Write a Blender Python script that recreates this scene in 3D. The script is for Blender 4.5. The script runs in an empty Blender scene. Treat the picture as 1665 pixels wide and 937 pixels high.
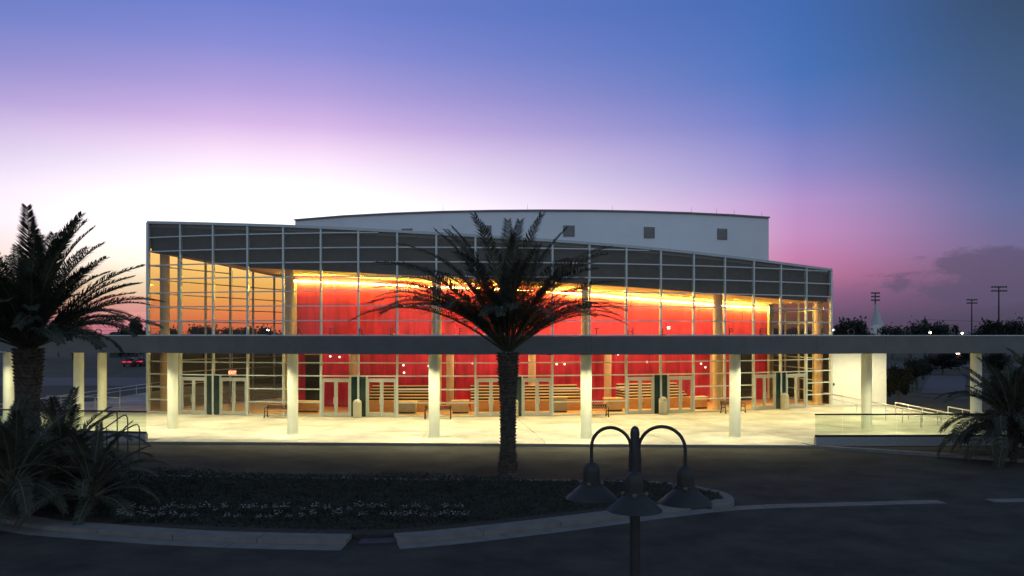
import bpy, bmesh, math, random
from mathutils import Vector, Matrix
random.seed(7)
rad = math.radians
S = bpy.context.scene
COL = S.collection

# ------------------------------------------------------------------ camera
F, H0, EYE = 1400.0, 542.7, 5.5          # focal length and horizon of the 1665 px wide photograph, eye height
cam = bpy.data.cameras.new('camera')
cam.sensor_width = 36.0
cam.lens = 36.0 * F / 1665.0
cam.shift_y = (H0 - 468.5) / 1665.0
cam.clip_start = 0.1
cam.clip_end = 20000
co = bpy.data.objects.new('camera', cam); COL.objects.link(co)
co.location = (0, 0, EYE); co.rotation_euler = (rad(90), 0, 0)
S.camera = co

# ------------------------------------------------------------------ view
S.view_settings.view_transform = 'Standard'
S.view_settings.look = 'None'
S.view_settings.exposure = 0.0
S.view_settings.gamma = 1.0
S.view_settings.use_curve_mapping = False
S.render.engine = 'CYCLES'
S.cycles.use_denoising = True
S.cycles.max_bounces = 6
S.cycles.transparent_max_bounces = 24
S.cycles.sample_clamp_indirect = 6.0
S.cycles.caustics_reflective = False
S.cycles.caustics_refractive = False

def lin(c):
    return tuple(((x/255)/12.92 if x/255 <= 0.04045 else ((x/255+0.055)/1.055)**2.4) for x in c)

# ------------------------------------------------------------------ dusk sky
W = bpy.data.worlds.new('World'); S.world = W; W.use_nodes = True
nt = W.node_tree; N = nt.nodes; L = nt.links; N.clear()
def nd(t, **k):
    n = N.new(t)
    for a, b in k.items(): setattr(n, a, b)
    return n
def mth(op, a, b=None, c=None, clamp=False):
    n = nd('ShaderNodeMath', operation=op, use_clamp=clamp)
    for i, v in enumerate((a, b, c)):
        if v is None: continue
        if isinstance(v, (int, float)): n.inputs[i].default_value = v
        else: L.new(v, n.inputs[i])
    return n.outputs[0]
def mrange(v, a, b, c=0.0, d=1.0, smooth=False):
    n = nd('ShaderNodeMapRange'); n.interpolation_type = 'SMOOTHSTEP' if smooth else 'LINEAR'
    L.new(v, n.inputs[0])
    for i, x in enumerate((a, b, c, d)): n.inputs[i+1].default_value = x
    return n.outputs[0]
def mixc(f, a, b):
    n = nd('ShaderNodeMix', data_type='RGBA'); n.clamp_factor = True
    L.new(f, n.inputs[0])
    for k, v in ((6, a), (7, b)):
        if isinstance(v, tuple): n.inputs[k].default_value = (*v, 1)
        else: L.new(v, n.inputs[k])
    return n.outputs[2]
tc = nd('ShaderNodeTexCoord'); sx = nd('ShaderNodeSeparateXYZ'); L.new(tc.outputs['Generated'], sx.inputs[0])
X_, Y_, Z_ = sx.outputs
SUN_AZ = math.atan((440 - 832.5) / F)
az = mth('ARCTAN2', X_, Y_)                                   # azimuth to the right of straight ahead
off = mth('ABSOLUTE', mth('WRAP', mth('SUBTRACT', az, SUN_AZ), math.pi, -math.pi))
SC = 2.0
def ramp(pts):
    r = nd('ShaderNodeValToRGB'); L.new(mth('MULTIPLY', Z_, 1.25, clamp=True), r.inputs[0])
    e = r.color_ramp.elements
    while len(e) > 1: e.remove(e[-1])
    for i, (z, c, s) in enumerate(pts):
        el = e[0] if i == 0 else e.new(min(1, z*1.25))
        el.position = min(1, z*1.25)
        cl = lin(c); el.color = (cl[0]*s/SC, cl[1]*s/SC, cl[2]*s/SC, 1)
    return r.outputs[0]
A0 = ramp([(0, (205,120,135), 1), (.010, (228,142,148), 1), (.022, (242,168,152), 1), (.036, (252,205,164), 1),
           (.056, (255,238,196), 1), (.077, (255,248,225), 1.25), (.12, (255,250,250), 1.4), (.1445, (255,248,252), 1.3),
           (.177, (255,240,254), 1.08), (.203, (247,220,250), 1), (.229, (216,186,234), 1), (.2625, (180,162,222), 1),
           (.3065, (138,142,214), 1), (.349, (112,128,206), 1), (.5, (92,114,176), 1), (.8, (84,102,136), 1)])
A1 = ramp([(0, (98,78,104), 1), (.0155, (104,82,108), 1), (.043, (152,100,138), 1), (.063, (194,118,158), 1),
           (.084, (203,132,178), 1), (.11, (203,147,197), 1), (.1436, (188,152,208), 1), (.176, (152,142,206), 1),
           (.228, (106,126,197), 1), (.277, (76,117,188), 1), (.347, (68,108,180), 1), (.5, (70,102,156), 1), (.8, (84,102,136), 1)])
A2 = ramp([(0, (70,66,86), 1), (.0386, (92,82,108), 1), (.063, (108,94,122), 1), (.088, (112,106,146), 1), (.13, (98,110,156), 1),
           (.178, (76,100,148), 1), (.235, (68,95,134), 1), (.317, (58,80,110), 1), (.5, (62,82,112), 1), (.8, (84,102,136), 1)])
A3 = ramp([(0, (124,128,142), 1.5), (.05, (152,155,166), 1.5), (.15, (168,175,188), 1.5), (.3, (160,175,190), 1.5), (.5, (126,146,168), 1.4), (.8, (84,102,136), 1.1)])
sky = mixc(mrange(off, rad(3), rad(34)), A0, A1)
sky = mixc(mrange(off, rad(31), rad(47.5), smooth=True), sky, A2)
sky = mixc(mrange(off, rad(62), rad(125), smooth=True), sky, A3)
# a bank of grey dusk cloud low on the right, and wisps near the sunset
cx_ = nd('ShaderNodeCombineXYZ')
L.new(mth('MULTIPLY', az, 17.0), cx_.inputs[0]); L.new(mth('MULTIPLY', Z_, 46.0), cx_.inputs[1])
nz = nd('ShaderNodeTexNoise'); nz.inputs['Scale'].default_value = 1.0; nz.inputs['Detail'].default_value = 9; nz.inputs['Roughness'].default_value = 0.66
L.new(cx_.outputs[0], nz.inputs['Vector'])
zc = mth('MULTIPLY_ADD', az, 0.045, 0.036)                      # the bank climbs to the right
band = mth('ABSOLUTE', mth('SUBTRACT', Z_, zc))
reg = mth('MULTIPLY', mrange(band, .012, .045, 1, 0, True), mrange(az, rad(19.5), rad(29), 0, 1, True))
cl = mrange(mth('ADD', nz.outputs[0], mth('MULTIPLY', reg, 0.38)), .64, .84, 0, 1, True)
cl = mth('MULTIPLY', cl, mrange(reg, 0, .12, 0, 1, True))
sky = mixc(mth('MULTIPLY', cl, .72), sky, tuple(c/SC for c in lin((94,84,112))))
reg2 = mth('MULTIPLY', mrange(mth('ABSOLUTE', mth('SUBTRACT', Z_, .031)), .002, .014, 1, 0, True), mrange(mth('ABSOLUTE', mth('SUBTRACT', az, rad(-24.2))), rad(.6), rad(3.5), 1, 0, True))
cl2 = mrange(mth('ADD', nz.outputs[0], mth('MULTIPLY', reg2, .35)), .62, .78, 0, 1, True)
sky = mixc(mth('MULTIPLY', mth('MULTIPLY', cl2, mrange(reg2, 0, .2)), .55), sky, tuple(c/SC for c in lin((214,140,140))))
bg = nd('ShaderNodeBackground'); L.new(sky, bg.inputs[0]); bg.inputs[1].default_value = SC
ow = nd('ShaderNodeOutputWorld'); L.new(bg.outputs[0], ow.inputs[0])

# ------------------------------------------------------------------ helpers
def at(u, D, z=0.0):                                             # photo column at a depth -> ground point
    return Vector(((u - 832.5) / F * D, D, z))
def gp(u, v, z=0.0):                                             # photo pixel on the level z -> point
    return at(u, F * (EYE - z) / (v - H0), z)
def zat(v, D): return EYE + (H0 - v) * D / F

MATS = {}
def mat(name, col, rough=.6, metal=0.0, var=.12, scale=6.0, bump=0.0, spec=.5, col2=None, streak=None, trans=0.0):
    if name in MATS: return MATS[name]
    m = bpy.data.materials.new(name); m.use_nodes = True
    t = m.node_tree; n = t.nodes; l = t.links
    p = n['Principled BSDF']; p.inputs['Roughness'].default_value = rough; p.inputs['Metallic'].default_value = metal
    p.inputs['Specular IOR Level'].default_value = spec
    c = n.new('ShaderNodeTexCoord'); tx = n.new('ShaderNodeTexNoise'); tx.inputs['Scale'].default_value = scale
    tx.inputs['Detail'].default_value = 6; tx.inputs['Roughness'].default_value = .62
    if streak:
        mp = n.new('ShaderNodeMapping'); mp.inputs['Scale'].default_value = streak
        l.new(c.outputs['Object'], mp.inputs[0]); l.new(mp.outputs[0], tx.inputs['Vector'])
    else: l.new(c.outputs['Object'], tx.inputs['Vector'])
    r = n.new('ShaderNodeValToRGB'); e = r.color_ramp.elements
    a = col2 if col2 else tuple(x*(1-var*1.6) for x in col)
    b = tuple(min(1, x*(1+var)) for x in col)
    e[0].position = .3; e[0].color = (*a, 1); e[1].position = .68; e[1].color = (*b, 1)
    l.new(tx.outputs[0], r.inputs[0]); l.new(r.outputs[0], p.inputs['Base Color'])
    if bump:
        bp = n.new('ShaderNodeBump'); bp.inputs['Strength'].default_value = bump; bp.inputs['Distance'].default_value = .02
        t2 = n.new('ShaderNodeTexNoise'); t2.inputs['Scale'].default_value = scale*7; t2.inputs['Detail'].default_value = 4
        l.new(c.outputs['Object'], t2.inputs['Vector']); l.new(t2.outputs[0], bp.inputs['Height']); l.new(bp.outputs[0], p.inputs['Normal'])
    if trans:
        o = n['Material Output']; tr = n.new('ShaderNodeBsdfTranslucent'); ms = n.new('ShaderNodeMixShader'); ms.inputs[0].default_value = trans
        l.new(r.outputs[0], tr.inputs[0]); l.new(p.outputs[0], ms.inputs[1]); l.new(tr.outputs[0], ms.inputs[2]); l.new(ms.outputs[0], o.inputs[0])
    MATS[name] = m; return m
def emit(name, col, s):
    if name in MATS: return MATS[name]
    m = bpy.data.materials.new(name); m.use_nodes = True; n = m.node_tree.nodes; n.clear()
    e = n.new('ShaderNodeEmission'); e.inputs[0].default_value = (*col, 1); e.inputs[1].default_value = s
    o = n.new('ShaderNodeOutputMaterial'); m.node_tree.links.new(e.outputs[0], o.inputs[0]); MATS[name] = m; return m
def glass(name, tint, refl=1.0, ior=1.5):
    if name in MATS: return MATS[name]
    m = bpy.data.materials.new(name); m.use_nodes = True; t = m.node_tree; n = t.nodes; l = t.links; n.clear()
    o = n.new('ShaderNodeOutputMaterial'); tr = n.new('ShaderNodeBsdfTransparent'); tr.inputs[0].default_value = (*tint, 1)
    g = n.new('ShaderNodeBsdfGlossy'); g.inputs['Roughness'].default_value = 0.0
    ge = n.new('ShaderNodeNewGeometry'); dt = n.new('ShaderNodeVectorMath'); dt.operation = 'DOT_PRODUCT'
    l.new(ge.outputs['Incoming'], dt.inputs[0]); l.new(ge.outputs['Normal'], dt.inputs[1])
    def mt(op, a, b=0.0):
        k = n.new('ShaderNodeMath'); k.operation = op
        for i, x in enumerate((a, b)):
            if isinstance(x, (int, float)): k.inputs[i].default_value = x
            else: l.new(x, k.inputs[i])
        return k.outputs[0]
    f0 = ((ior-1)/(ior+1))**2                                    # Schlick, the same from both sides of the sheet
    pw = mt('POWER', mt('SUBTRACT', 1.0, mt('ABSOLUTE', dt.outputs['Value'])), 5.0)
    mu = mt('MULTIPLY', mt('ADD', mt('MULTIPLY', pw, 1-f0), f0), refl)
    ms = n.new('ShaderNodeMixShader'); l.new(mu, ms.inputs[0])
    l.new(tr.outputs[0], ms.inputs[1]); l.new(g.outputs[0], ms.inputs[2]); l.new(ms.outputs[0], o.inputs[0])
    MATS[name] = m; return m

class MB:                                                        # collects shapes for one mesh
    def __init__(s): s.v = []; s.f = []
    def add(s, vs, fs):
        b = len(s.v); s.v += [tuple(x) for x in vs]; s.f += [tuple(i + b for i in q) for q in fs]; return s
    def box(s, x0, x1, y0, y1, z0, z1):
        return s.add([(x0,y0,z0),(x1,y0,z0),(x1,y1,z0),(x0,y1,z0),(x0,y0,z1),(x1,y0,z1),(x1,y1,z1),(x0,y1,z1)],
                     [(3,2,1,0),(4,5,6,7),(0,1,5,4),(1,2,6,5),(2,3,7,6),(3,0,4,7)])
    def hexa(s, p):                                              # 8 corners, bottom ring then top ring
        return s.add(p, [(3,2,1,0),(4,5,6,7),(0,1,5,4),(1,2,6,5),(2,3,7,6),(3,0,4,7)])
    def bar(s, a, b, w, h, up=(0,0,1)):                          # box beam between two points
        a = Vector(a); b = Vector(b); d = (b-a).normalized(); u = Vector(up)
        sd = d.cross(u)
        if sd.length < 1e-4: sd = d.cross(Vector((1,0,0)))
        sd.normalize(); u = sd.cross(d).normalized()
        q = []
        for P in (a, b):
            for i, j in ((-1,-1),(1,-1),(1,1),(-1,1)): q.append(P + sd*(i*w/2) + u*(j*h/2))
        return s.hexa(q)
    def tube(s, pts, r, n=10, cap=True):
        pts = [Vector(p) for p in pts]; rs = r if isinstance(r, (list, tuple)) else [r]*len(pts)
        b = len(s.v); ref = None
        for i, p in enumerate(pts):
            d = (pts[min(i+1, len(pts)-1)] - pts[max(i-1, 0)]).normalized()
            if ref is None: ref = d.orthogonal().normalized()
            ref = (ref - d*ref.dot(d)).normalized(); o = d.cross(ref)
            for k in range(n):
                a = 2*math.pi*k/n; s.v.append(tuple(p + (ref*math.cos(a) + o*math.sin(a))*rs[i]))
        for i in range(len(pts)-1):
            for k in range(n):
                s.f.append((b+i*n+k, b+i*n+(k+1)%n, b+(i+1)*n+(k+1)%n, b+(i+1)*n+k))
        if cap:
            s.f.append(tuple(b+k for k in range(n))[::-1]); s.f.append(tuple(b+(len(pts)-1)*n+k for k in range(n)))
        return s
    def lathe(s, prof, n=24, c=(0,0,0)):
        b = len(s.v)
        for r, z in prof:
            for k in range(n):
                a = 2*math.pi*k/n; s.v.append((c[0]+r*math.cos(a), c[1]+r*math.sin(a), c[2]+z))
        for i in range(len(prof)-1):
            for k in range(n): s.f.append((b+i*n+k, b+i*n+(k+1)%n, b+(i+1)*n+(k+1)%n, b+(i+1)*n+k))
        if prof[0][0] > 1e-4: s.f.append(tuple(b+k for k in range(n))[::-1])
        if prof[-1][0] > 1e-4: s.f.append(tuple(b+(len(prof)-1)*n+k for k in range(n)))
        return s
    def prism(s, poly, z0, z1):                                  # poly counter-clockwise; z1 may be a list
        n = len(poly); zt = z1 if isinstance(z1, (list, tuple)) else [z1]*n; zb = z0 if isinstance(z0, (list, tuple)) else [z0]*n
        b = len(s.v)
        s.v += [(p[0], p[1], zb[i]) for i, p in enumerate(poly)] + [(p[0], p[1], zt[i]) for i, p in enumerate(poly)]
        s.f.append(tuple(b+i for i in range(n))[::-1]); s.f.append(tuple(b+n+i for i in range(n)))
        for i in range(n): j = (i+1) % n; s.f.append((b+i, b+j, b+n+j, b+n+i))
        return s
    def mesh(s, name, m=None, smooth=False, bevel=0):
        me = bpy.data.meshes.new(name); me.from_pydata(s.v, [], s.f)
        if bevel:
            bm = bmesh.new(); bm.from_mesh(me); bmesh.ops.bevel(bm, geom=bm.edges[:], offset=bevel, segments=1, affect='EDGES', clamp_overlap=True); bm.to_mesh(me); bm.free()
        if m: me.materials.append(m)
        if smooth:
            bm = bmesh.new(); bm.from_mesh(me)
            for f in bm.faces: f.smooth = True
            for e in bm.edges:
                if len(e.link_faces) == 2 and e.calc_face_angle(0) > .6: e.smooth = False
            bm.to_mesh(me); bm.free()
        me.update(); return me

def link(name, me, parent=None, loc=(0,0,0), rot=(0,0,0), scale=None):
    o = bpy.data.objects.new(name, me); COL.objects.link(o); o.location = loc; o.rotation_euler = rot
    if scale: o.scale = scale
    if parent: o.parent = parent
    return o
def part(name, mb, m, parent, world=True, smooth=False, bevel=0, label=None, kind=None):
    # a mesh written in world coordinates hung under a thing (or under one of its parts)
    me = mb.mesh(name, m, smooth, bevel) if isinstance(mb, MB) else mb
    loc = tuple(-x for x in parent.location) if (world and parent.parent is None) else (0,0,0)
    o = link(name, me, parent, loc)
    if label: o['label'] = label
    if kind: o['kind'] = kind
    return o
def thing(name, label, cat, loc=(0,0,0), rz=0, group=None):
    o = link(name, None, None, loc, (0,0,rz)); o.empty_display_size = .3
    o['label'] = label; o['category'] = cat
    if group: o['group'] = group
    return o
def structure(name, mb, m, smooth=False, kind='structure'):
    o = link(name, mb.mesh(name, m, smooth)); o['kind'] = kind; return o
def tag(o, label, cat, group=None):
    o['label'] = label; o['category'] = cat
    if group: o['group'] = group
    return o
def copy_tree(src, loc, rz=0, label=None, group=None, scale=None):
    r = src.copy(); COL.objects.link(r); r.location = loc; r.rotation_euler = (0,0,rz)
    if scale: r.scale = (scale,)*3
    if label: r['label'] = label
    if group: r['group'] = group
    for ch in list(src.children):
        c = ch.copy(); COL.objects.link(c); c.parent = r
        for g in list(ch.children):
            d = g.copy(); COL.objects.link(d); d.parent = c
    return r
def area_lamp(name, loc, size, power, col, rot=(0,0,0), sy=None):
    d = bpy.data.lights.new(name, 'AREA'); d.energy = power; d.color = col; d.size = size
    if sy: d.shape = 'RECTANGLE'; d.size_y = sy
    else: d.shape = 'DISK'
    o = bpy.data.objects.new(name, d); COL.objects.link(o); o.location = loc; o.rotation_euler = rot; return o

# ------------------------------------------------------------------ materials
M_asphalt = mat('asphalt', (.046,.045,.038), .9, var=.34, scale=.55, bump=.5, spec=.3)
M_grass = mat('grass', (.045,.055,.028), .95, var=.35, scale=.25, bump=.6)
M_soil = mat('mulch', (.036,.030,.024), .95, var=.3, scale=5, bump=.8)
M_conc = mat('plaza_concrete', (.58,.555,.48), .72, var=.10, scale=.55, bump=.25, spec=.3, col2=(.40,.375,.31))
M_joint = mat('joint_concrete', (.20,.19,.165), .9, var=.1)
M_kerb = mat('kerb_concrete', (.165,.165,.155), .85, var=.14, scale=2.2, bump=.3)
M_stucco = mat('white_stucco', (.74,.73,.68), .8, var=.04, scale=3, bump=.2)
M_block = mat('pale_panel', (.74,.79,.85), .75, var=.035, scale=.25, bump=.1)
M_fascia = mat('canopy_metal', (.122,.130,.130), .55, var=.08, scale=1.2, spec=.4)
M_soffit = mat('canopy_soffit', (.7,.68,.6), .7, var=.04)
M_mull = mat('anodised_aluminium', (.54,.62,.63), .4, .2, var=.06, scale=3)
M_door = mat('door_aluminium', (.46,.48,.44), .4, .3, var=.06, scale=3)
M_cap = mat('roof_edge_metal', (.38,.45,.48), .4, .4, var=.08)
M_roof = mat('roof_membrane', (.2,.2,.2), .9)
M_bulk = mat('bulkhead_dark', (.050,.056,.060), .8, var=.15, scale=2)
M_ceil = mat('lobby_ceiling', (.70,.44,.20), .8, var=.04)
M_red = mat('red_plaster', (.58,.024,.075), .6, var=.34, scale=1.0, streak=(1.9,1.9,.28), bump=.1)
M_tan = mat('tan_plaster', (.55,.42,.28), .7, var=.07, scale=1.5)
M_wood = mat('maple_wood', (.60,.34,.14), .5, var=.16, scale=2, streak=(.6,6,6))
M_floor = mat('terrazzo', (.55,.36,.20), .35, var=.12, scale=5)
M_tread = mat('stair_nosing', (.75,.62,.42), .55, var=.08)
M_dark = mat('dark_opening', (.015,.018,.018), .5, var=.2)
M_green = mat('dark_green_glass_panel', (.012,.03,.028), .15, var=.2)
M_col = mat('column_paint', (.78,.79,.62), .6, var=.05, scale=1.5, bump=.1)
M_black = mat('black_painted_steel', (.022,.024,.023), .6, .0, var=.15, scale=5)
M_steel = mat('stainless_steel', (.70,.71,.68), .38, .4, var=.06, scale=4)
M_iron = mat('cast_iron', (.02,.02,.02), .5, .4, var=.2)
M_slat = mat('bench_wood', (.42,.20,.08), .6, var=.2, scale=4, streak=(1,12,12))
M_bin = mat('exposed_aggregate', (.50,.47,.36), .85, var=.14, scale=30, bump=.5)
M_letter = mat('letter_metal', (.07,.07,.07), .45, .5, var=.1)
M_frond = mat('palm_frond_green', (.050,.060,.042), .7, var=.35, scale=2.0, trans=.08, spec=.2)
M_frond_dry = mat('palm_frond_dry', (.09,.08,.05), .75, var=.3, scale=2.0, trans=.15)
M_rachis = mat('frond_stalk', (.085,.085,.05), .55, var=.2)
M_trunk = mat('palm_trunk_fibre', (.085,.072,.058), .95, var=.4, scale=7, bump=.9)
M_bark = mat('tree_bark', (.08,.065,.05), .95, var=.3, scale=6, bump=.6)
M_leaf = mat('broadleaf', (.036,.044,.034), .75, var=.3, scale=1.5, trans=.08, spec=.15)
M_leaf2 = mat('pine_leaf', (.035,.05,.032), .7, var=.4, scale=1.5)
M_flower = mat('white_petals', (.50,.50,.48), .7, var=.08, trans=.2)
M_tent = mat('tent_membrane', (.62,.62,.60), .7, var=.05, trans=.2)
G_front = glass('clear_glazing', (.96,.96,.93), .55)
G_flank = glass('bronze_glazing', (.995,.79,.48), .35)
G_rail = glass('rail_glass', (.88,.93,.88), .9)
E_warm = emit('cove_lamp', (1.0,.88,.10), 230.0)
E_warm2 = emit('cove_lamp_dimmed', (1.0,.88,.10), 190.0)
E_down = emit('downlight_lens', (1.0,.90,.55), 16.0)

# ------------------------------------------------------------------ ground
structure('terrain', MB().add([(-4000,-600,-.24),(4000,-600,-.24),(4000,9000,-.24),(-4000,9000,-.24)], [(0,1,2,3)]), M_grass)
structure('drop_off_road', MB().add([(-75,-40,-.15),(75,-40,-.15),(75,45.5,-.15),(-75,45.5,-.15)], [(0,1,2,3)]), M_asphalt)

# ------------------------------------------------------------------ facade curve
CX, CY, R, T0, DT = -6.471, 114.827, 57.911, -.3306, .04451
def fit_angle(px):                                               # angle on the facade circle that is seen at this column
    lo, hi = -.5, .75
    for _ in range(60):
        m = (lo+hi)/2; x = CX + R*math.sin(m); y = CY - R*math.cos(m)
        if 832.5 + F*x/y < px: lo = m
        else: hi = m
    return (lo+hi)/2
MPX = [241,294,347,403,461,522,583,646,709.5,773,836,898,958,1018,1074,1127.5,1178,1225,1269,1310.5,1351]
TH = [fit_angle(p) for p in MPX]
def arc(th, r=R): return Vector((CX + r*math.sin(th), CY - r*math.cos(th), 0))
P = [arc(t) for t in TH]
VTOP = [362.8,364.4,365.4,367,368.6,370.5,374.7,377.6,380.4,385.8,388.5,392.3,397,401.5,407,412,418,424,429.3,435,440]
ZT = [zat(v, p.y) for v, p in zip(VTOP, P)]
for _ in range(3): ZT = [ZT[0]] + [(ZT[i-1]+2*ZT[i]+ZT[i+1])/4 for i in range(1, 20)] + [ZT[20]]
BK = [(241,410),(300,417.5),(365,429),(403,434.5),(461,437.2),(522,439.8),(583,442.8),(645,446.6),(709,449.3),(773,452),(836,455),
      (898,458.3),(958,461.8),(1018,465.6),(1074,469.6),(1127,474),(1178,478),(1225,481.6),(1269,485.3),(1310,488.4),(1351,491)]
def interp(tab, x):
    if x <= tab[0][0]: return tab[0][1]
    for (a, b), (c, d) in zip(tab, tab[1:]):
        if x <= c: return b + (d-b)*(x-a)/(c-a)
    return tab[-1][1]
ZB = [zat(interp(BK, p), q.y) for p, q in zip(MPX, P)]           # underside of the dark bulkhead
LV = [.06,.92,1.80,2.69,3.56,4.44,5.40,6.37,7.35,8.32,9.29,10.25,11.21,12.19]

B = thing('theatre_building', 'glass fronted theatre with curved curtain wall and glowing red lobby', 'theatre', (-1,57,0))

def rad_dir(i):                                                  # outward normal at mullion i (towards the street)
    return Vector((math.sin(TH[i]), -math.cos(TH[i]), 0))
# vertical mullions
for i in range(21):
    n = rad_dir(i); t = Vector((-n.y, n.x, 0)); w = .060 if i not in (0, 20) else .10
    c = P[i]; q = []
    for z in (0, ZT[i]+.03):
        for a, b in ((-w,.10),(-w,-.10),(w,-.10),(w,.10)):
            pt = c + t*a + n*b; q.append((pt.x, pt.y, z))
    part('mullion', MB().hexa([q[3],q[2],q[1],q[0],q[7],q[6],q[5],q[4]]), M_mull, B)
# door bays: (left bay, right bay) share the mullion between them
DOORL = {1,5,9,13,17}; DOORR = {2,6,10,14,18}
def bay(i, s, z, dn=0.0):                                        # point in bay i at fraction s
    a, b = P[i], P[i+1]; d = (b-a).normalized(); n = Vector((d.y, -d.x, 0)); p = a + (b-a)*s + n*dn
    return Vector((p.x, p.y, z))
def slab(i, s0, s1, z0, z1, d0, d1, mb=None):                    # upright slab in bay i between depths d0<d1 (positive is outside)
    mb = mb or MB()
    z1 = z1 if isinstance(z1, tuple) else (z1, z1); z0 = z0 if isinstance(z0, tuple) else (z0, z0)
    return mb.hexa([bay(i,s0,z0[0],d1), bay(i,s1,z0[1],d1), bay(i,s1,z0[1],d0), bay(i,s0,z0[0],d0),
                    bay(i,s0,z1[0],d1), bay(i,s1,z1[1],d1), bay(i,s1,z1[1],d0), bay(i,s0,z1[0],d0)])
# transoms, one continuous faceted rail per level
for z in LV:
    mb = MB()
    for i in range(20):
        if z < 2 and i in DOORL | DOORR:
            if mb.f: part('transom', mb, M_mull, B); mb = MB()
            continue
        if z > min(ZT[i], ZT[i+1]) - .12:
            if z > max(ZT[i], ZT[i+1]) - .12: continue
            s1 = (ZT[i]-.1 - z) / (ZT[i]-ZT[i+1]); slab(i, .01, max(.05, min(.98, s1)), z-.032, z+.032, -.075, .075, mb); continue
        slab(i, .005, .995, z-.035, z+.035, -.075, .085, mb)
    if mb.f: part('transom', mb, M_mull, B)
# glass panes
for i in range(20):
    lv = [z for z in LV if z < max(ZT[i], ZT[i+1]) - .15]
    for k, z0 in enumerate(lv):
        if z0 < 2.6 and i in DOORL | DOORR: continue
        if z0 < .5: z0b = .06
        else: z0b = z0
        last = k == len(lv)-1
        zz = (ZT[i]-.02, ZT[i+1]-.02) if last else (min(lv[k+1], ZT[i]-.02), min(lv[k+1], ZT[i+1]-.02))
        zb = (min(z0b, zz[0]-.01), min(z0b, zz[1]-.01))
        part('window_pane', slab(i, .02, .98, zb, zz, -.012, .012), G_front, B)
# doors
M_hdr = emit('lit_transom_letters', (1,.85,.6), .8)
for i in sorted(DOORL | DOORR):
    L_ = i in DOORL
    a, b, c = (.02, .40, .79) if L_ else (.21, .60, .98)
    sl = (.80, .98) if L_ else (.02, .20)
    fr = MB(); w = (P[i+1]-P[i]).length
    for s in (a, c): slab(i, s-.018, s+.018, .0, 2.66, -.06, .07, fr)
    slab(i, a+.018, c-.018, 2.43, 2.52, -.058, .068, fr)
    part('door_frame', fr, M_door, B)
    part('window_pane', slab(i, a+.02, c-.02, 2.52, 2.66, -.012, .012), G_front, B)
    part('sidelight', slab(i, sl[0], sl[1], .0, 2.655, -.03, .03), M_green, B, label='dark narrow panel beside a door')
    for s0, s1, hs in ((a+.019, b-.003, .86), (b+.003, c-.019, .14)):
        d = MB(); st = .042
        slab(i, s0, s0+st, .02, 2.42, -.04, .045, d); slab(i, s1-st, s1, .02, 2.42, -.04, .045, d)
        slab(i, s0+st, s1-st, .02, .25, -.038, .043, d); slab(i, s0+st, s1-st, 2.29, 2.42, -.038, .043, d)
        do = part('door', d, M_door, B)
        part('pane', slab(i, s0+st, s1-st, .25, 2.29, -.01, .01), G_front, do)
        h = MB(); hx = s0 + (s1-s0)*hs
        h.tube([bay(i,hx,.85,.045), bay(i,hx,.85,.10), bay(i,hx,1.25,.10), bay(i,hx,1.25,.045)], .016, 6)
        part('handle', h, M_steel, do)
# sloping roof edge cap
mb = MB()
for i in range(20): slab(i, -.004, 1.004, (ZT[i]-.05, ZT[i+1]-.05), (ZT[i]+.13, ZT[i+1]+.13), -.30, .13, mb)
part('roof_edge', mb, M_cap, B)

# flanks (side curtain walls) running back from both corners
def flank(c0, slope, ds, zt0, zt1, zb0, zb1, sgn):
    pts = [Vector((c0.x + slope*(d-c0.y), d, 0)) for d in ds]
    n = len(pts)
    for k in range(n-1):
        a, b = pts[k], pts[k+1]
        za, zb_ = [zb0 + (zb1-zb0)*((p.y-ds[0])/(ds[-1]-ds[0])) for p in (a, b)]
        d = (b-a).normalized(); nn = Vector((d.y, -d.x, 0))
        lv = [z for z in LV if z < min(za, zb_) - .2 and z not in (4.44,)]
        for j, z0 in enumerate(lv):
            z1 = (lv[j+1], lv[j+1]) if j < len(lv)-1 else (za+.3, zb_+.3)
            q = []
            for zz in ((z0, z0), z1):
                for P_, s, zv in ((a, 1, zz[0]), (b, 1, zz[1]), (b, -1, zz[1]), (a, -1, zz[0])):
                    t_ = P_ + nn*(.012*s); q.append((t_.x, t_.y, zv))
            part('side_pane', MB().hexa(q), G_flank, B)
        for z0 in lv:
            part('side_transom', MB().bar((a.x, a.y, z0), (b.x, b.y, z0), .10, .07), M_mull, B)
        if k: part('side_mullion', MB().bar((a.x, a.y, 0), (a.x, a.y, za+.3), .12, .15), M_mull, B)
    part('side_mullion', MB().bar((pts[-1].x, pts[-1].y, 0), (pts[-1].x, pts[-1].y, zb1+.3), .12, .15), M_mull, B)
    return pts
dl = [P[0].y + .12 + k*2.68 for k in range(7)]
FL = flank(P[0] + Vector((.05,.12,0)), .374, dl, 0, 0, ZB[0], 9.9, -1)
dr = [P[20].y + .12 + k*2.75 for k in range(5)]
FR = flank(P[20] + Vector((-.05,.12,0)), -.095, dr, 0, 0, ZB[20], ZB[20]+.1, 1)

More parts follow.
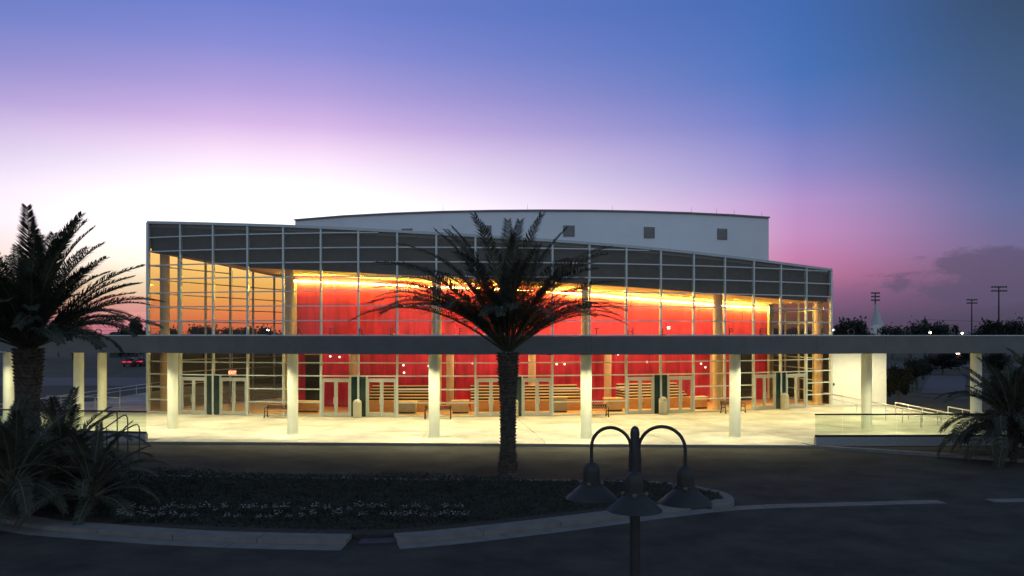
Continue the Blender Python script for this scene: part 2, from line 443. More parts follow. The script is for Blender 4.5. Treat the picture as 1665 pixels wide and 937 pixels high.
# red wall, ceiling, bulkhead
RW = R - 7.2
def ang_at(px, r):
    lo, hi = -.5, .75
    for _ in range(60):
        m = (lo+hi)/2; q = arc(m, r)
        if 832.5 + F*q.x/q.y < px: lo = m
        else: hi = m
    return (lo+hi)/2
TA, TB = ang_at(481, RW), ang_at(1249, RW)
def zb_at(th):                                                   # bulkhead underside along the angle
    return interp(list(zip(TH, ZB)), th)
def zt_at(th): return interp(list(zip(TH, ZT)), th)
NR = 26
seg = [TA + (TB-TA)*k/NR for k in range(NR+1)]
for k in range(NR):                                              # red wall built of tall plaster panels
    g = .0002
    a, b = seg[k]+g*(k > 0), seg[k+1]-g*(k < NR-1)
    q0, q1, q2, q3 = arc(a, RW), arc(b, RW), arc(b, RW-.3), arc(a, RW-.3)
    z0, z1 = zb_at(a)+.05, zb_at(b)+.05
    part('wall_panel', MB().hexa([(q0.x,q0.y,.0),(q1.x,q1.y,.0),(q2.x,q2.y,.0),(q3.x,q3.y,.0),(q0.x,q0.y,z0),(q1.x,q1.y,z1),(q2.x,q2.y,z1),(q3.x,q3.y,z0)]), M_red, B)
# returns from the red wall to the flank ends
ea, eb = arc(TA, RW-.05), arc(TB, RW-.05)
part('return_wall', MB().bar((ea.x,ea.y+.2,4.9), (FL[-1].x+.2,FL[-1].y,4.9), .3, 9.8), M_tan, B)
part('return_wall', MB().bar((eb.x,eb.y+.2,4.1), (FR[-1].x-.2,FR[-1].y,4.1), .3, 8.2), M_tan, B)
part('end_trim', MB().box(ea.x-.10, ea.x+.06, ea.y-.16, ea.y-.02, 0, zb_at(TA)-.4), M_tread, B)
part('end_trim', MB().box(eb.x-.06, eb.x+.10, eb.y-.16, eb.y-.02, 0, zb_at(TB)-.2), M_tread, B)
# ceiling strip
mb = MB(); rf = MB()
def back_pt(i):
    t = TH[i]
    if TA <= t <= TB: return arc(t, RW-.2)
    if t < TA:
        X = P[i].x; D = min(FL[-1].y, FL[0].y + (X-FL[0].x)/.374) if i else P[0].y
        return Vector((X + (0.02 if i else 0), max(D, P[i].y+.2), 0))
    D = FR[-1].y if i < 20 else P[20].y+.2
    return Vector((min(P[i].x, FR[0].x - .095*(D-FR[0].y)), D, 0))
bp = [back_pt(i) for i in range(21)]
fr_ = [arc(t, R-.45) for t in TH]
for i in range(20):
    a, b, c, d = fr_[i], fr_[i+1], bp[i+1], bp[i]
    mb.hexa([(a.x,a.y,ZB[i]),(b.x,b.y,ZB[i+1]),(c.x,c.y,ZB[i+1]),(d.x,d.y,ZB[i]),
             (a.x,a.y,ZB[i]+.12),(b.x,b.y,ZB[i+1]+.12),(c.x,c.y,ZB[i+1]+.12),(d.x,d.y,ZB[i]+.12)])
part('ceiling', mb, M_ceil, B)
for i in range(20):                                              # bulkhead panels that hide the roof depth
    part('bulkhead_panel', slab(i, .004, .996, (ZB[i]-.01, ZB[i+1]-.01), (ZT[i]-.12, ZT[i+1]-.12), -.44, -.32), M_bulk, B)
# flank bulkheads and roof
mb = MB()
for pts, z0, z1, zt0, zt1 in ((FL, ZB[0], 9.9, ZT[0], ZT[0]-1.0), (FR, ZB[20], ZB[20]+.1, ZT[20], ZT[20]+.1)):
    a, b = pts[0], pts[-1]; d = (b-a).normalized(); n = Vector((d.y,-d.x,0))*.1
    mb.hexa([a+n+Vector((0,0,z0+.3)), b+n+Vector((0,0,z1+.3)), b-n+Vector((0,0,z1+.3)), a-n+Vector((0,0,z0+.3)),
             a+n+Vector((0,0,zt0-.02)), b+n+Vector((0,0,zt1-.02)), b-n+Vector((0,0,zt1-.02)), a-n+Vector((0,0,zt0-.02))])
part('flank_bulkhead', mb, M_bulk, B)
mb = MB()
for i in range(20):
    a, b = arc(TH[i], R-.2), arc(TH[i+1], R-.2)
    ex = lambda X: Vector((max(FL[-1].x-.1, min(FR[-1].x+.1, X)), 77.5, 0)) if True else None
    c, d = ex(b.x), ex(a.x)
    za, zb_ = ZT[i]-.02, ZT[i+1]-.02
    mb.hexa([(a.x,a.y,za-.25),(b.x,b.y,zb_-.25),(c.x,c.y,zb_-.25),(d.x,d.y,za-.25),(a.x,a.y,za),(b.x,b.y,zb_),(c.x,c.y,zb_),(d.x,d.y,za)])
part('roof', mb, M_roof, B)
part('rear_wall', MB().box(FL[-1].x-.1, FR[-1].x+.1, 77.3, 77.6, 0, 10.0), M_stucco, B)
# cove lamps along the top of the red wall
NC = 24
for k in range(NC):
    a = TA + (TB-TA)*(k+.005)/NC; b = TA + (TB-TA)*(k+.995)/NC
    q0, q1 = arc(a, RW+.22), arc(b, RW+.22); z0, z1 = zb_at(a)-.30-.22*max(0, 1-k/9), zb_at(b)-.30-.22*max(0, 1-(k+1)/9)
    part('cove_lamp', MB().bar((q0.x,q0.y,z0), (q1.x,q1.y,z1), .08, .07), E_warm if k > 8 else E_warm2, B)
# lobby floor, columns
poly = [tuple(arc(t, R-.14)[:2]) for t in TH] + [(FR[-1].x-.2, 77), (FL[-1].x+.2, 77)]
part('lobby_floor', MB().prism(poly, -.02, .012), M_floor, B)
for px in (268, 470, 710, 953, 1167, 1331):
    t = ang_at(px, R-1.25); c = arc(t, R-1.25)
    part('lobby_column', MB().lathe([(.36,.012),(.36,.14),(.33,.15),(.33,zb_at(t)+.02)], 28, c), M_tan, B, smooth=True)
# wide lobby stairs: plinth, treads and risers
def sector(mb, a, b, r0, r1, z0, z1, n=6):
    for k in range(n):
        t0, t1 = a+(b-a)*k/n, a+(b-a)*(k+1)/n
        q = [arc(t0,r0), arc(t1,r0), arc(t1,r1), arc(t0,r1)]
        mb.hexa([(p.x,p.y,z0) for p in q] + [(p.x,p.y,z1) for p in q])
    return mb
for u0, u1 in ((597,697), (766,948), (1018,1118)):
    a, b = ang_at(u0, R-4), ang_at(u1, R-4)
    part('stair_plinth', sector(MB(), a, b, R-3.6, R-5.9, .012, .78), M_wood, B)
    for k in range(5):
        z = .78 + .19*k; r0 = R-4.1-.36*k
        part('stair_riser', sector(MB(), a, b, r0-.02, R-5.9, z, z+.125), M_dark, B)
        part('stair_tread', sector(MB(), a, b, r0+.03, R-5.9, z+.125, z+.19), M_tread, B)
# dark doorways in the red wall
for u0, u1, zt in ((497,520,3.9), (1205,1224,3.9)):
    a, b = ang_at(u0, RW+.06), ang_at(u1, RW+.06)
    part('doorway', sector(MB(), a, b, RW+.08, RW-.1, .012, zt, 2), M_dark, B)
    part('doorway_frame', sector(MB(), a-.0015, b+.0015, RW+.11, RW-.08, zt, zt+.12, 2), M_wood, B)

# mezzanine over the rear of the lobby, on slim columns
part('mezzanine', sector(MB(), TA+.002, TB-.002, R-5.7, RW+.01, 4.55, 4.85, 20), M_tan, B)
for px in (574, 732, 865, 988, 1160):
    t = ang_at(px, R-6.2); part('mezzanine_column', MB().lathe([(.28,.012),(.28,4.55)], 20, arc(t, R-6.2)), M_tan, B, smooth=True)
for px in (515, 555, 610, 650, 690, 755, 800, 840, 900, 935, 1010, 1045, 1095, 1135, 1190, 1228):
    t = ang_at(px, R-6.0); c = arc(t, R-6.0)
    part('lobby_downlight', MB().lathe([(.10,4.53),(.13,4.53),(.13,4.56),(.10,4.56)], 12, c), M_steel, B)
    area_lamp('lobby_lamp', (c.x, c.y, 4.52), .2, 26 if px > 680 else 14, (1,.58,.30))
for px, z in ((537,3.8),(552,3.75),(656,3.15),(697,3.1),(657,2.6),(768,3.3),(905,3.2),(918,3.2),(1005,3.9),(1052,3.3),(1140,3.1),(1147,2.8)):
    t = ang_at(px, RW+.12); c = arc(t, RW+.12)
    part('wall_light', MB().lathe([(0,-.08),(.06,-.05),(.08,0),(.06,.05),(0,.08)], 10, (c.x,c.y,z)), emit('wall_light_glow', (1,.85,.65), 3.0), B)

# lobby downlights (real lamps in the ceiling)
for px, r, pw in ((300,2.5,110),(420,3.2,90),(540,3.5,50),(640,3.5,90),(740,3.5,160),(840,3.5,220),(930,3.5,330),(1020,3.5,400),(1110,3.5,360),(1200,3.5,160),(1290,2.6,110)):
    t = ang_at(px, R-r); c = arc(t, R-r); z = zb_at(t)
    part('lobby_downlight', MB().lathe([(.26,-.05),(.30,-.05),(.30,.02),(.26,.02)], 16, (c.x,c.y,z)), M_steel, B)
    area_lamp('lobby_lamp', (c.x, c.y, z-.06), .5, pw, (1,.60,.27))

# ------------------------------------------------------------------ auditorium block behind
DB = 84.0
A = thing('auditorium_block', 'tall pale windowless auditorium block with curved roofline behind the glass front', 'building', (2,90,0))
prof = [(480,358.6),(560,352.2),(640,348.0),(720,345.2),(800,343.6),(880,343.0),(960,343.3),(1040,344.8),(1120,347.3),(1190,350.6),(1250,354.6)]
ZTOP = zat(343.0, DB)
fpts = [at(u, (ZTOP-EYE)*F/(H0-v)) for u, v in prof]
poly = [(p.x, p.y) for p in fpts] + [(fpts[-1].x-1, 112), (fpts[0].x+1, 112)]
part('wall', MB().prism(poly, 0, ZTOP), M_block, A)
cap = MB()
for p, q in zip(fpts, fpts[1:]): cap.bar((p.x, p.y-.02, ZTOP+.04), (q.x, q.y-.02, ZTOP+.04), .4, .14)
part('roof_coping', cap, mat('coping_metal', (.20,.21,.23), .5, .3), A)
def block_front(px):
    for p, q in zip(fpts, fpts[1:]):
        pa, pb = 832.5+F*p.x/p.y, 832.5+F*q.x/q.y
        if pa <= px <= pb:
            lo, hi = 0, 1
            for _ in range(40):
                m = (lo+hi)/2; r_ = p+(q-p)*m
                if 832.5+F*r_.x/r_.y < px: lo = m
                else: hi = m
            return p+(q-p)*lo, (q-p).normalized()
M_louv = mat('louvre_metal', (.20,.20,.185), .6, .1, var=.1)
for px, v0, v1, w in ((662,372,377,.55), (790,367,385,.55), (925,367,385,.55), (1055.5,369.5,387.5,.55), (1174,372,390,.55)):
    c, d = block_front(px); z0, z1 = zat(v1, c.y), zat(v0, c.y)
    if px < 700: z0 = z1-1.08
    fo = MB(); n = Vector((d.y,-d.x,0))
    def q(s, z, o): p = c+d*s+n*o; return (p.x, p.y, z)
    def bx(mb, s0, s1, a, b, o0, o1): mb.hexa([q(s0,a,o1),q(s1,a,o1),q(s1,a,o0),q(s0,a,o0),q(s0,b,o1),q(s1,b,o1),q(s1,b,o0),q(s0,b,o0)])
    bx(fo,-w,w,z0,z0+.07,-.05,.08); bx(fo,-w,w,z1-.07,z1,-.05,.08); bx(fo,-w,-w+.07,z0+.07,z1-.07,-.05,.078); bx(fo,w-.07,w,z0+.07,z1-.07,-.05,.078)
    fr = part('vent', fo, M_louv, A)
    for k in range(8):
        zz = z0+.09+(z1-z0-.18)*k/8; sl = MB()
        bx(sl, -w+.07, w-.07, zz, zz+(z1-z0-.18)/8*.75, -.04, .05); part('louvre_slat', sl, M_louv, fr)
for px in (720, 858, 996, 1125, 1166, 1195, 1240):
    c, d = block_front(px)
    part('lightning_rod', MB().tube([(c.x,c.y+.3,ZTOP),(c.x,c.y+.3,ZTOP+.7)], [.016,.008], 6), M_black, A)

# ------------------------------------------------------------------ white side wall at the right corner
SW = thing('side_wall', 'white rendered wall floodlit at the right corner of the theatre', 'wall', (26.4,66,0))
part('wall', MB().box(P[20].x+.12, 28.7, 66.0, 66.35, -.2, 5.2), M_stucco, SW)
part('camera_dot', MB().tube([(at(1354,66).x,66.01,zat(625,66)),(at(1354,66).x,65.86,zat(625,66))], .11, 12), M_black, SW)

# ------------------------------------------------------------------ canopy
K = thing('entrance_canopy', 'long flat dark canopy on round columns crossing the theatre front', 'canopy', (0,46,0))
FRONT = [(-46,52.5),(-29,49.2),(-25.2,48.3),(-19.4,47.3),(-15.8,46.2),(-12,45.2),(-8,44.25),(-4,43.6),(0,43.3),(4,43.3),(8,43.65),(12,44.2),(16,45.1),(20,46.1),(25,46.6),(33,47.4),(46,48.8)]
BACK = []
for x, y in FRONT:
    if x <= -25.4: BACK.append((x, 61.2))
    elif x >= 24.4: BACK.append((x, 62.5))
    else:
        k = max(-1, min(1, (x-CX)/(R+.22))); th = math.asin(k); BACK.append((x, CY-(R+.22)*math.cos(th)))
sl, sf, tp = MB(), MB(), MB()
for i in range(len(FRONT)-1):
    a, b, c, d = FRONT[i], FRONT[i+1], BACK[i+1], BACK[i]
    o = .25
    a2, b2 = (a[0], a[1]+o), (b[0], b[1]+o)
    sl.hexa([(*a2,4.52),(*b2,4.52),(*c,4.52),(*d,4.52),(*a2,5.30),(*b2,5.30),(*c,5.30),(*d,5.30)])
    sf.hexa([(*a2,4.47),(*b2,4.47),(*c,4.47),(*d,4.47),(*a2,4.515),(*b2,4.515),(*c,4.515),(*d,4.515)])
part('roof_slab', sl, M_roof, K); part('soffit', sf, M_soffit, K)
for i in range(len(FRONT)-1):                                    # fascia panels and a bright drip edge
    a, b = FRONT[i], FRONT[i+1]; g = .004
    dx = Vector((b[0]-a[0], b[1]-a[1], 0)).normalized()*g
    part('fascia_panel', MB().hexa([(a[0]+dx.x,a[1]+dx.y,4.44),(b[0]-dx.x,b[1]-dx.y,4.44),(b[0],b[1]+.22,4.44),(a[0],a[1]+.22,4.44),
          (a[0]+dx.x,a[1]+dx.y,5.37),(b[0]-dx.x,b[1]-dx.y,5.37),(b[0],b[1]+.22,5.37),(a[0],a[1]+.22,5.37)]), M_fascia, K)
    tp.hexa([(a[0],a[1]-.03,5.375),(b[0],b[1]-.03,5.375),(b[0],b[1]+.24,5.375),(a[0],a[1]+.24,5.375),(a[0],a[1]-.03,5.42),(b[0],b[1]-.03,5.42),(b[0],b[1]+.24,5.42),(a[0],a[1]+.24,5.42)])
part('edge_trim', tp, M_mull, K)
for px, D in ((14,47.6+3),(128,52.5),(166,58.5),(281,49.7),(476,47.4),(706,45.5),(953,45.2),(1195,46.0),(1409,49.6),(1587,48.3)):
    c = at(px, D)
    part('column', MB().lathe([(.34,-.2),(.34,.03),(.30,.035),(.295,.5),(.295,4.47)], 32, c), M_col, K, smooth=True)
# recessed downlights in the soffit
lights = []
for row, (off_, pw) in enumerate(((3.9,80),(6.3,86),(9.2,80))):
    for k in range(11):
        x = -22 + 44*k/10
        yf = interp([(a, b) for a, b in FRONT], x); yb = interp([(a, b) for a, b in BACK], x)
        y = yf + off_*(yb-yf)/11.0
        lights.append((x, y, pw*(1.30 if -10 < x < 10 else .90)))
for x, y, pw in ((-27.2,54.3,90),(-26.5,56.5,50),(-31,54,60),(25.5,50,45),(26,55,70),(25.3,62.6,260),(27.4,62.6,260),(25.6,57.5,200),(-29,48.9,90),(-24,49.5,80)): lights.append((x, y, pw))  # extra lamps, added to brighten the left columns and the white side wall
for px in (281,476,706,953,1195,1409):                            # lamp pairs added before the columns to brighten their street faces
    xc = at(px, {281:49.7,476:47.4,706:45.5,953:45.2,1195:46.0,1409:49.6}[px]).x
    for dx in (-1.3,1.3):
        x = xc+dx; lights.append((x, interp(FRONT, x)+.62, 140 if abs(xc) < 10 else 118))
for x, y, pw in lights:
    part('downlight', MB().lathe([(.16,4.445),(.22,4.445),(.22,4.47),(.16,4.47)], 16, (x,y,0)), M_steel, K)
    area_lamp('canopy_lamp', (x, y, 4.44), .30, pw*1.02, (1,.91,.54)).data.spread = rad(175 if x > 24 and y > 56 else 124)

# letters standing on the canopy edge
SG = thing('canopy_sign', 'thin metal letters standing along the top edge of the canopy', 'sign', (0,45,5.4))
txt = [('O',160),('T',337),('H',389),('E',438),('A',487),('T',537),('R',587),('E',637),('F',749),('O',806),('R',858),('T',970),('H',1025),('E',1079),('P',1188),('E',1238),('R',1290),('F',1338),('O',1384),('R',1430),('M',1476),('I',1512),('N',1548)]
fm = {}
for ch, px in txt:
    D = 47.0
    for _ in range(12): x = (px-832.5)/F*D; D = interp([(a, b) for a, b in FRONT], x) + .3
    if ch not in fm:
        cu = bpy.data.curves.new('letter', 'FONT'); cu.body = ch; cu.size = .52; cu.extrude = .02; cu.align_x = 'CENTER'; cu.offset = -.004
        to = bpy.data.objects.new('tmp', cu); COL.objects.link(to)
        bpy.context.view_layer.update()
        me = bpy.data.meshes.new_from_object(to); bpy.data.objects.remove(to); me.name = 'letter'; me.materials.clear(); me.materials.append(M_letter); fm[ch] = me
    o = link('letter', fm[ch], SG, (x, D-45, .02), (rad(90),0,0))

# every slab was cast on its own day: tone from the object's random value
def slab_tone(m):
    t = m.node_tree; n = t.nodes; l = t.links; p = n['Principled BSDF']; src = p.inputs['Base Color'].links[0].from_socket
    oi = n.new('ShaderNodeObjectInfo'); mr = n.new('ShaderNodeMapRange'); mr.inputs[3].default_value = .80; mr.inputs[4].default_value = 1.06
    l.new(oi.outputs['Random'], mr.inputs[0])
    c = n.new('ShaderNodeTexCoord'); st = n.new('ShaderNodeTexNoise'); st.inputs['Scale'].default_value = .23; st.inputs['Detail'].default_value = 8; st.inputs['Roughness'].default_value = .7
    l.new(c.outputs['Object'], st.inputs['Vector'])
    m2 = n.new('ShaderNodeMapRange'); m2.inputs[1].default_value = .35; m2.inputs[2].default_value = .62; m2.inputs[3].default_value = .72; m2.inputs[4].default_value = 1.0
    l.new(st.outputs[0], m2.inputs[0])
    mu = n.new('ShaderNodeMath'); mu.operation = 'MULTIPLY'; l.new(mr.outputs[0], mu.inputs[0]); l.new(m2.outputs[0], mu.inputs[1])
    vm = n.new('ShaderNodeVectorMath'); vm.operation = 'SCALE'; l.new(src, vm.inputs[0]); l.new(mu.outputs[0], vm.inputs['Scale']); l.new(vm.outputs[0], p.inputs['Base Color'])
slab_tone(M_conc)
# ------------------------------------------------------------------ plaza of concrete slabs
fl = lambda x: 43.9 + (x+18.4)*(42.4-43.9)/(14.6+18.4)           # straight front edge
base = MB().prism([(-18.4,43.9),(14.6,42.4),(24.1,42.6),(24.1,66.0),(28.7,66.0),(28.7,67),(24.1,67),(24,95),(-34.3,95),(-34.3,45.6)], -.3, -.02)
plaza = structure('plaza', base, M_joint)
def quad_slab(q, name='slab', dz=0.0):
    c = Vector((sum(p[0] for p in q)/4, sum(p[1] for p in q)/4)); g = .016
    qs = []
    for p in q:
        d = Vector((p[0]-c.x, p[1]-c.y)); k = (d.length-g)/d.length; qs.append((c.x+d.x*k, c.y+d.y*k))
    o = link(name, MB().prism(qs, -.022, dz).mesh(name, M_conc), plaza); return o
EDGE = 1.15
cols = list(range(0, 21, 2))
def ray_front(th, extra):                                        # where the radial line leaves towards the front band
    lo, hi = R, R+40
    for _ in range(50):
        m = (lo+hi)/2; p = arc(th, m)
        if p.y > fl(p.x)+extra: lo = m
        else: hi = m
    return lo
for a_, b_ in zip(cols, cols[1:]):
    ta, tb = TH[a_], TH[b_]
    ra, rb = ray_front(ta, EDGE), ray_front(tb, EDGE)
    for s0, s1 in ((0,.36),(.36,.70),(.70,1)):
        qa = [arc(ta, R+.1+(ra-R-.1)*s) for s in (s0, s1)]; qb = [arc(tb, R+.1+(rb-R-.1)*s) for s in (s0, s1)]
        quad_slab([qa[1][:2], qb[1][:2], qb[0][:2], qa[0][:2]])
    pa, pb = arc(ta, ra), arc(tb, rb)
    xa, xb = max(pa.x, -18.36), min(pb.x, 14.58); ly = lambda x: pa.y+(pb.y-pa.y)*(x-pa.x)/(pb.x-pa.x)
    if xb-xa > .3: quad_slab([(xa, fl(xa)), (xb, fl(xb)), (xb, ly(xb)), (xa, ly(xa))], 'edge_slab')
# side areas
pa, pb = arc(TH[0], R+.1), arc(TH[0], ray_front(TH[0], EDGE))
ys = [45.0,49,53,57,61]
for y0, y1 in zip([44.6,48.4,52.4,56.4,60.4,66,72,78,84], [48.4,52.4,56.4,60.4,66,72,78,84,90]):
    xr = lambda y: (pb.x + (pa.x-pb.x)*(y-pb.y)/(pa.y-pb.y)) if y < pa.y else FL[0].x-.2 + .374*(y-pa.y)
    quad_slab([(-34.2, y0+1.2*(y0 < 46)), (-29, y0+.6*(y0 < 46)), (-29, y1), (-34.2, y1)], dz=-.004)
    quad_slab([(-29, y0+.6*(y0 < 46)), (min(xr(y0),-19), y0), (min(xr(y1),-19), y1), (-29, y1)], dz=-.004)
pa, pb = arc(TH[20], R+.1), arc(TH[20], ray_front(TH[20], EDGE))
for y0, y1 in zip([44.5,50,55,60], [50,55,60,65.9]):
    xl = lambda y: pb.x + (pa.x-pb.x)*(y-pb.y)/(pa.y-pb.y)
    if xl(y0) < 24: quad_slab([(xl(y0), y0), (24.05, y0), (24.05, y1), (max(xl(y1), -99), y1)], dz=-.003)
quad_slab([(14.7,42.45),(24.05,42.65),(24.05,44.5),(14.7,44.5)], 'edge_slab', -.005)
# ramp falling away to the right of the plaza
ramp_ = MB().prism([(24.14,43),(28.7,43),(28.7,65.98),(24.14,65.98)], -.3, [-.16,-.16,-.01,-.01])
structure('ramp', ramp_, M_conc)
# left flower shelf / low wall at the far left of the plaza
def handrail(name, label, pts, posts, h=.95, mid=True, m=M_steel, group=None):
    o = thing(name, label, 'handrail', pts[0], 0, group)
    P_ = [Vector(p) for p in pts]
    up = Vector((0,0,h))
    part('top_rail', MB().tube([P_[0]+up*.55, P_[0]+up*.95]+[p+up for p in P_]+[P_[-1]+up*.95, P_[-1]+up*.55], .036, 8), m, o, smooth=True)
    if mid: part('lower_rail', MB().tube([p+up*.62 for p in P_], .028, 8), m, o, smooth=True)
    tot = (P_[-1]-P_[0])
    for k in range(posts):
        c = P_[0]+tot*(k/(posts-1)); part('post', MB().tube([c-Vector((0,0,.02)), c+up*.99], .032, 8), m, o)
    return o
handrail('handrail', 'long steel handrail along the right edge of the plaza in front of the white wall', [(24.0,64.8,0),(24.0,43.4,0)], 10)
handrail('handrail', 'steel handrail on the ramp starting just right of the white wall', [(25.6,57.5,-.06),(25.6,44.2,-.15)], 8)
handrail('handrail', 'shorter outer steel handrail on the ramp nearest the dark lawn', [(27.6,54.5,-.08),(27.6,44,-.15)], 7)
handrail('handrail', 'steel handrail along the far left edge of the plaza behind the columns', [(-34.1,88,0),(-34.1,52,0)], 12, h=.8)
handrail('handrail', 'level steel rail beside the left walkway columns', [(-33.5,62,0),(-27.6,60.6,0)], 4, h=1.0)

# glass balustrades at both ends of the plaza front
def balustrade(label, p0, p1, n, zb0, zb1):
    o = thing('glass_balustrade', label, 'balustrade', p0, 0)
    a, b = Vector(p0), Vector(p1); d = (b-a).normalized(); L_ = (b-a).length
    part('base_wall', MB().bar(a+Vector((0,0,0.0)), b+Vector((0,0,0.0)), .26, .76), M_fascia if False else mat('grey_render', (.27,.29,.30), .8, var=.08), o)
    part('bottom_rail', MB().bar(a+Vector((0,0,.43)), b+Vector((0,0,.43)), .10, .10), M_black, o)
    part('top_rail', MB().bar(a+Vector((0,0,1.50)), b+Vector((0,0,1.50)), .09, .075), M_black, o)
    for k in range(n):
        q0, q1 = a+d*(L_*k/n+.012), a+d*(L_*(k+1)/n-.012)
        part('glass_panel', MB().bar(q0+Vector((0,0,.97)), q1+Vector((0,0,.97)), .02, .99), G_rail, o)
    return o
balustrade('glass balustrade with black rails on the low grey wall right of the plaza front', (15.0,42.62,0), (25.9,42.9,0), 8, 0, 0)
balustrade('glass balustrade with black rails left of the plaza front beside the palm fronds', (-27.0,45.3,0), (-18.75,44.15,0), 6, 0, 0)
# kerbed planting strip before the right balustrade
def ribbon(front, back, z0, z1):
    mb = MB()
    for i in range(len(front)-1):
        a, b, c, d = front[i], front[i+1], back[i+1], back[i]
        mb.hexa([(a[0],a[1],z0),(b[0],b[1],z0),(c[0],c[1],z0),(d[0],d[1],z0),(a[0],a[1],z1),(b[0],b[1],z1),(c[0],c[1],z1),(d[0],d[1],z1)])
    return mb
kf = [gp(u, v, -.15) for u, v in ((1316,728.5),(1345,731.5),(1400,735),(1470,739.5),(1560,745.5),(1640,751),(1750,759))]
kb = [p + Vector((-.05,.55,0)) for p in kf]
structure('kerb_right', ribbon(kf, kb, -.24, .0), M_kerb)
structure('planting_strip', MB().prism([(p.x,p.y) for p in kb]+[(kb[-1].x,42.75),(15.2,42.45)], -.24, -.05), M_soil)

# ------------------------------------------------------------------ island with kerb, and the gutter band
near_b = [(-60,850),(30,868),(100,874),(177,880.5),(300,888.5),(450,893.5),(575,895.5),(634,894),(720,887.5),(800,879),(900,867),(1000,854),(1070,844.5),(1200,829.5),(1350,824),(1540,818.5),(1665,816.5),(1800,815)]
near_t = [(-60,838),(30,850),(100,856.5),(177,864),(300,872),(450,876.5),(575,878),(636,877.5),(720,870.5),(800,861.5),(900,849.5),(1000,836.5),(1070,827.5)]
def dense(pts, n=5):
    out = []
    for i in range(len(pts)-1):
        p0, p1, p2, p3 = pts[max(i-1,0)], pts[i], pts[i+1], pts[min(i+2,len(pts)-1)]
        for k in range(n):
            t = k/n
            out.append(tuple(.5*((2*p1[j])+(-p0[j]+p2[j])*t+(2*p0[j]-5*p1[j]+4*p2[j]-p3[j])*t*t+(-p0[j]+3*p1[j]-3*p2[j]+p3[j])*t**3) for j in (0,1)))
    out.append(pts[-1]); return out
def offset(pts, w):
    out = []
    for i, p in enumerate(pts):
        d = (pts[min(i+1,len(pts)-1)]-pts[max(i-1,0)]).normalized(); out.append(p+Vector((-d.y,d.x,0))*w)
    return out
gb = [gp(u, v, -.15) for u, v in dense(near_b)]
gt = offset(gb, .58)
def kerb_lengths(par, a, b, z0, z1, ln=2.6):                     # cast lengths with open joints
    acc = [0]
    for p, q in zip(a, a[1:]): acc.append(acc[-1]+(q-p).length)
    def pt(pts, d):
        for i in range(len(acc)-1):
            if d <= acc[i+1]: return pts[i].lerp(pts[i+1], (d-acc[i])/max(1e-6, acc[i+1]-acc[i]))
        return pts[-1]
    n = max(1, round(acc[-1]/ln)); ln = acc[-1]/n
    for k in range(n):
        ds = [k*ln+.012+(ln-.024)*j/4 for j in range(5)]; dz = ((k*37) % 5-2)*.002
        fa = [(p.x, p.y) for p in (pt(a, d) for d in ds)]; fb = [(p.x, p.y) for p in (pt(b, d) for d in ds)]
        o = link('kerb_stone', ribbon(fa, fb, z0, z1+dz).mesh('kerb_stone', M_kerb), par)
# the gutter is flush; it is interrupted by a dark inlet
px_of = lambda p: 832.5+F*p.x/p.y
def pick(lo, hi): return [i for i, p in enumerate(gb) if lo <= px_of(p) <= hi]
def sub(lo, hi):
    ids = pick(lo, hi); return [gb[i] for i in ids], [gt[i] for i in ids]
for lo, hi in ((-400,573),(638,1545),(1610,2400)):
    a, b = sub(lo, hi)
    gu = structure('gutter', ribbon([(p.x,p.y) for p in a], [(p.x,p.y) for p in b], -.2, -.1475), M_soil)
    kerb_lengths(gu, a, b, -.19, -.141, 3.0)
for lo, hi in ((560,652),(1530,1625)):
    ids = pick(lo, hi); a, b = [gb[i] for i in ids], [gt[i] for i in ids]
    structure('gutter_inlet', ribbon([(p.x,p.y) for p in a], [(p.x,p.y) for p in b], -.2, -.1465), M_asphalt)
# island outline
isl_near = [p for p in gt if px_of(p) < 1150]
nose_px = [(1172,823),(1189,818),(1194,811.5),(1186,803.5),(1165,796.5),(1107,786.5),(1042,781),(927,779.5),(760,778),(560,776),(360,773),(160,769),(-60,765)]
nose = [gp(u, v, 0) for u, v in dense(nose_px, 4)]
outline = [Vector((p.x, p.y, 0)) for p in isl_near] + nose
def inset(pts, w):
    n = len(pts); out = []
    for i in range(n):
        d = (pts[(i+1)%n]-pts[i-1]).normalized(); out.append(pts[i]+Vector((-d.y,d.x,0))*w)
    return out
n1 = len(isl_near)
kin = offset([Vector((p.x,p.y,0)) for p in isl_near], .72)
ia, ib = [], []
gapA = [i for i in range(n1) if px_of(gb[i]) <= 573]; gapB = [i for i in range(n1) if px_of(gb[i]) >= 638]
for ids in (gapA, gapB):
    ik = structure('island_kerb', ribbon([(isl_near[i].x,isl_near[i].y) for i in ids], [(kin[i].x,kin[i].y) for i in ids], -.2, -.146), M_soil)
    kerb_lengths(ik, [isl_near[i] for i in ids], [kin[i] for i in ids], -.19, -.02)
gap = [i for i in range(n1) if 560 <= px_of(gb[i]) <= 652]
structure('storm_drain', ribbon([(isl_near[i].x,isl_near[i].y) for i in gap], [(kin[i].x,kin[i].y) for i in gap], -.2, -.10), M_dark)
nin = offset(nose, .34)
structure('island_kerb', ribbon([(p.x,p.y) for p in nose], [(p.x,p.y) for p in nin], -.2, -.015), M_kerb)
bed = kin + nin
structure('planting_bed', MB().prism([(p.x,p.y) for p in bed], -.2, -.03), M_soil)
# concrete triangle filling the island nose
tip = [i for i, p in enumerate(nin) if 1150 < px_of(p) < 1190]
tp_ = [(nin[i].x, nin[i].y) for i in tip]
structure('island_nose', MB().prism([(kin[-1].x,kin[-1].y)]+[(p.x,p.y) for p in nin if px_of(p) > 1155 and p.y < gp(1160,797).y+.3][:9], -.1, -.012), M_kerb)

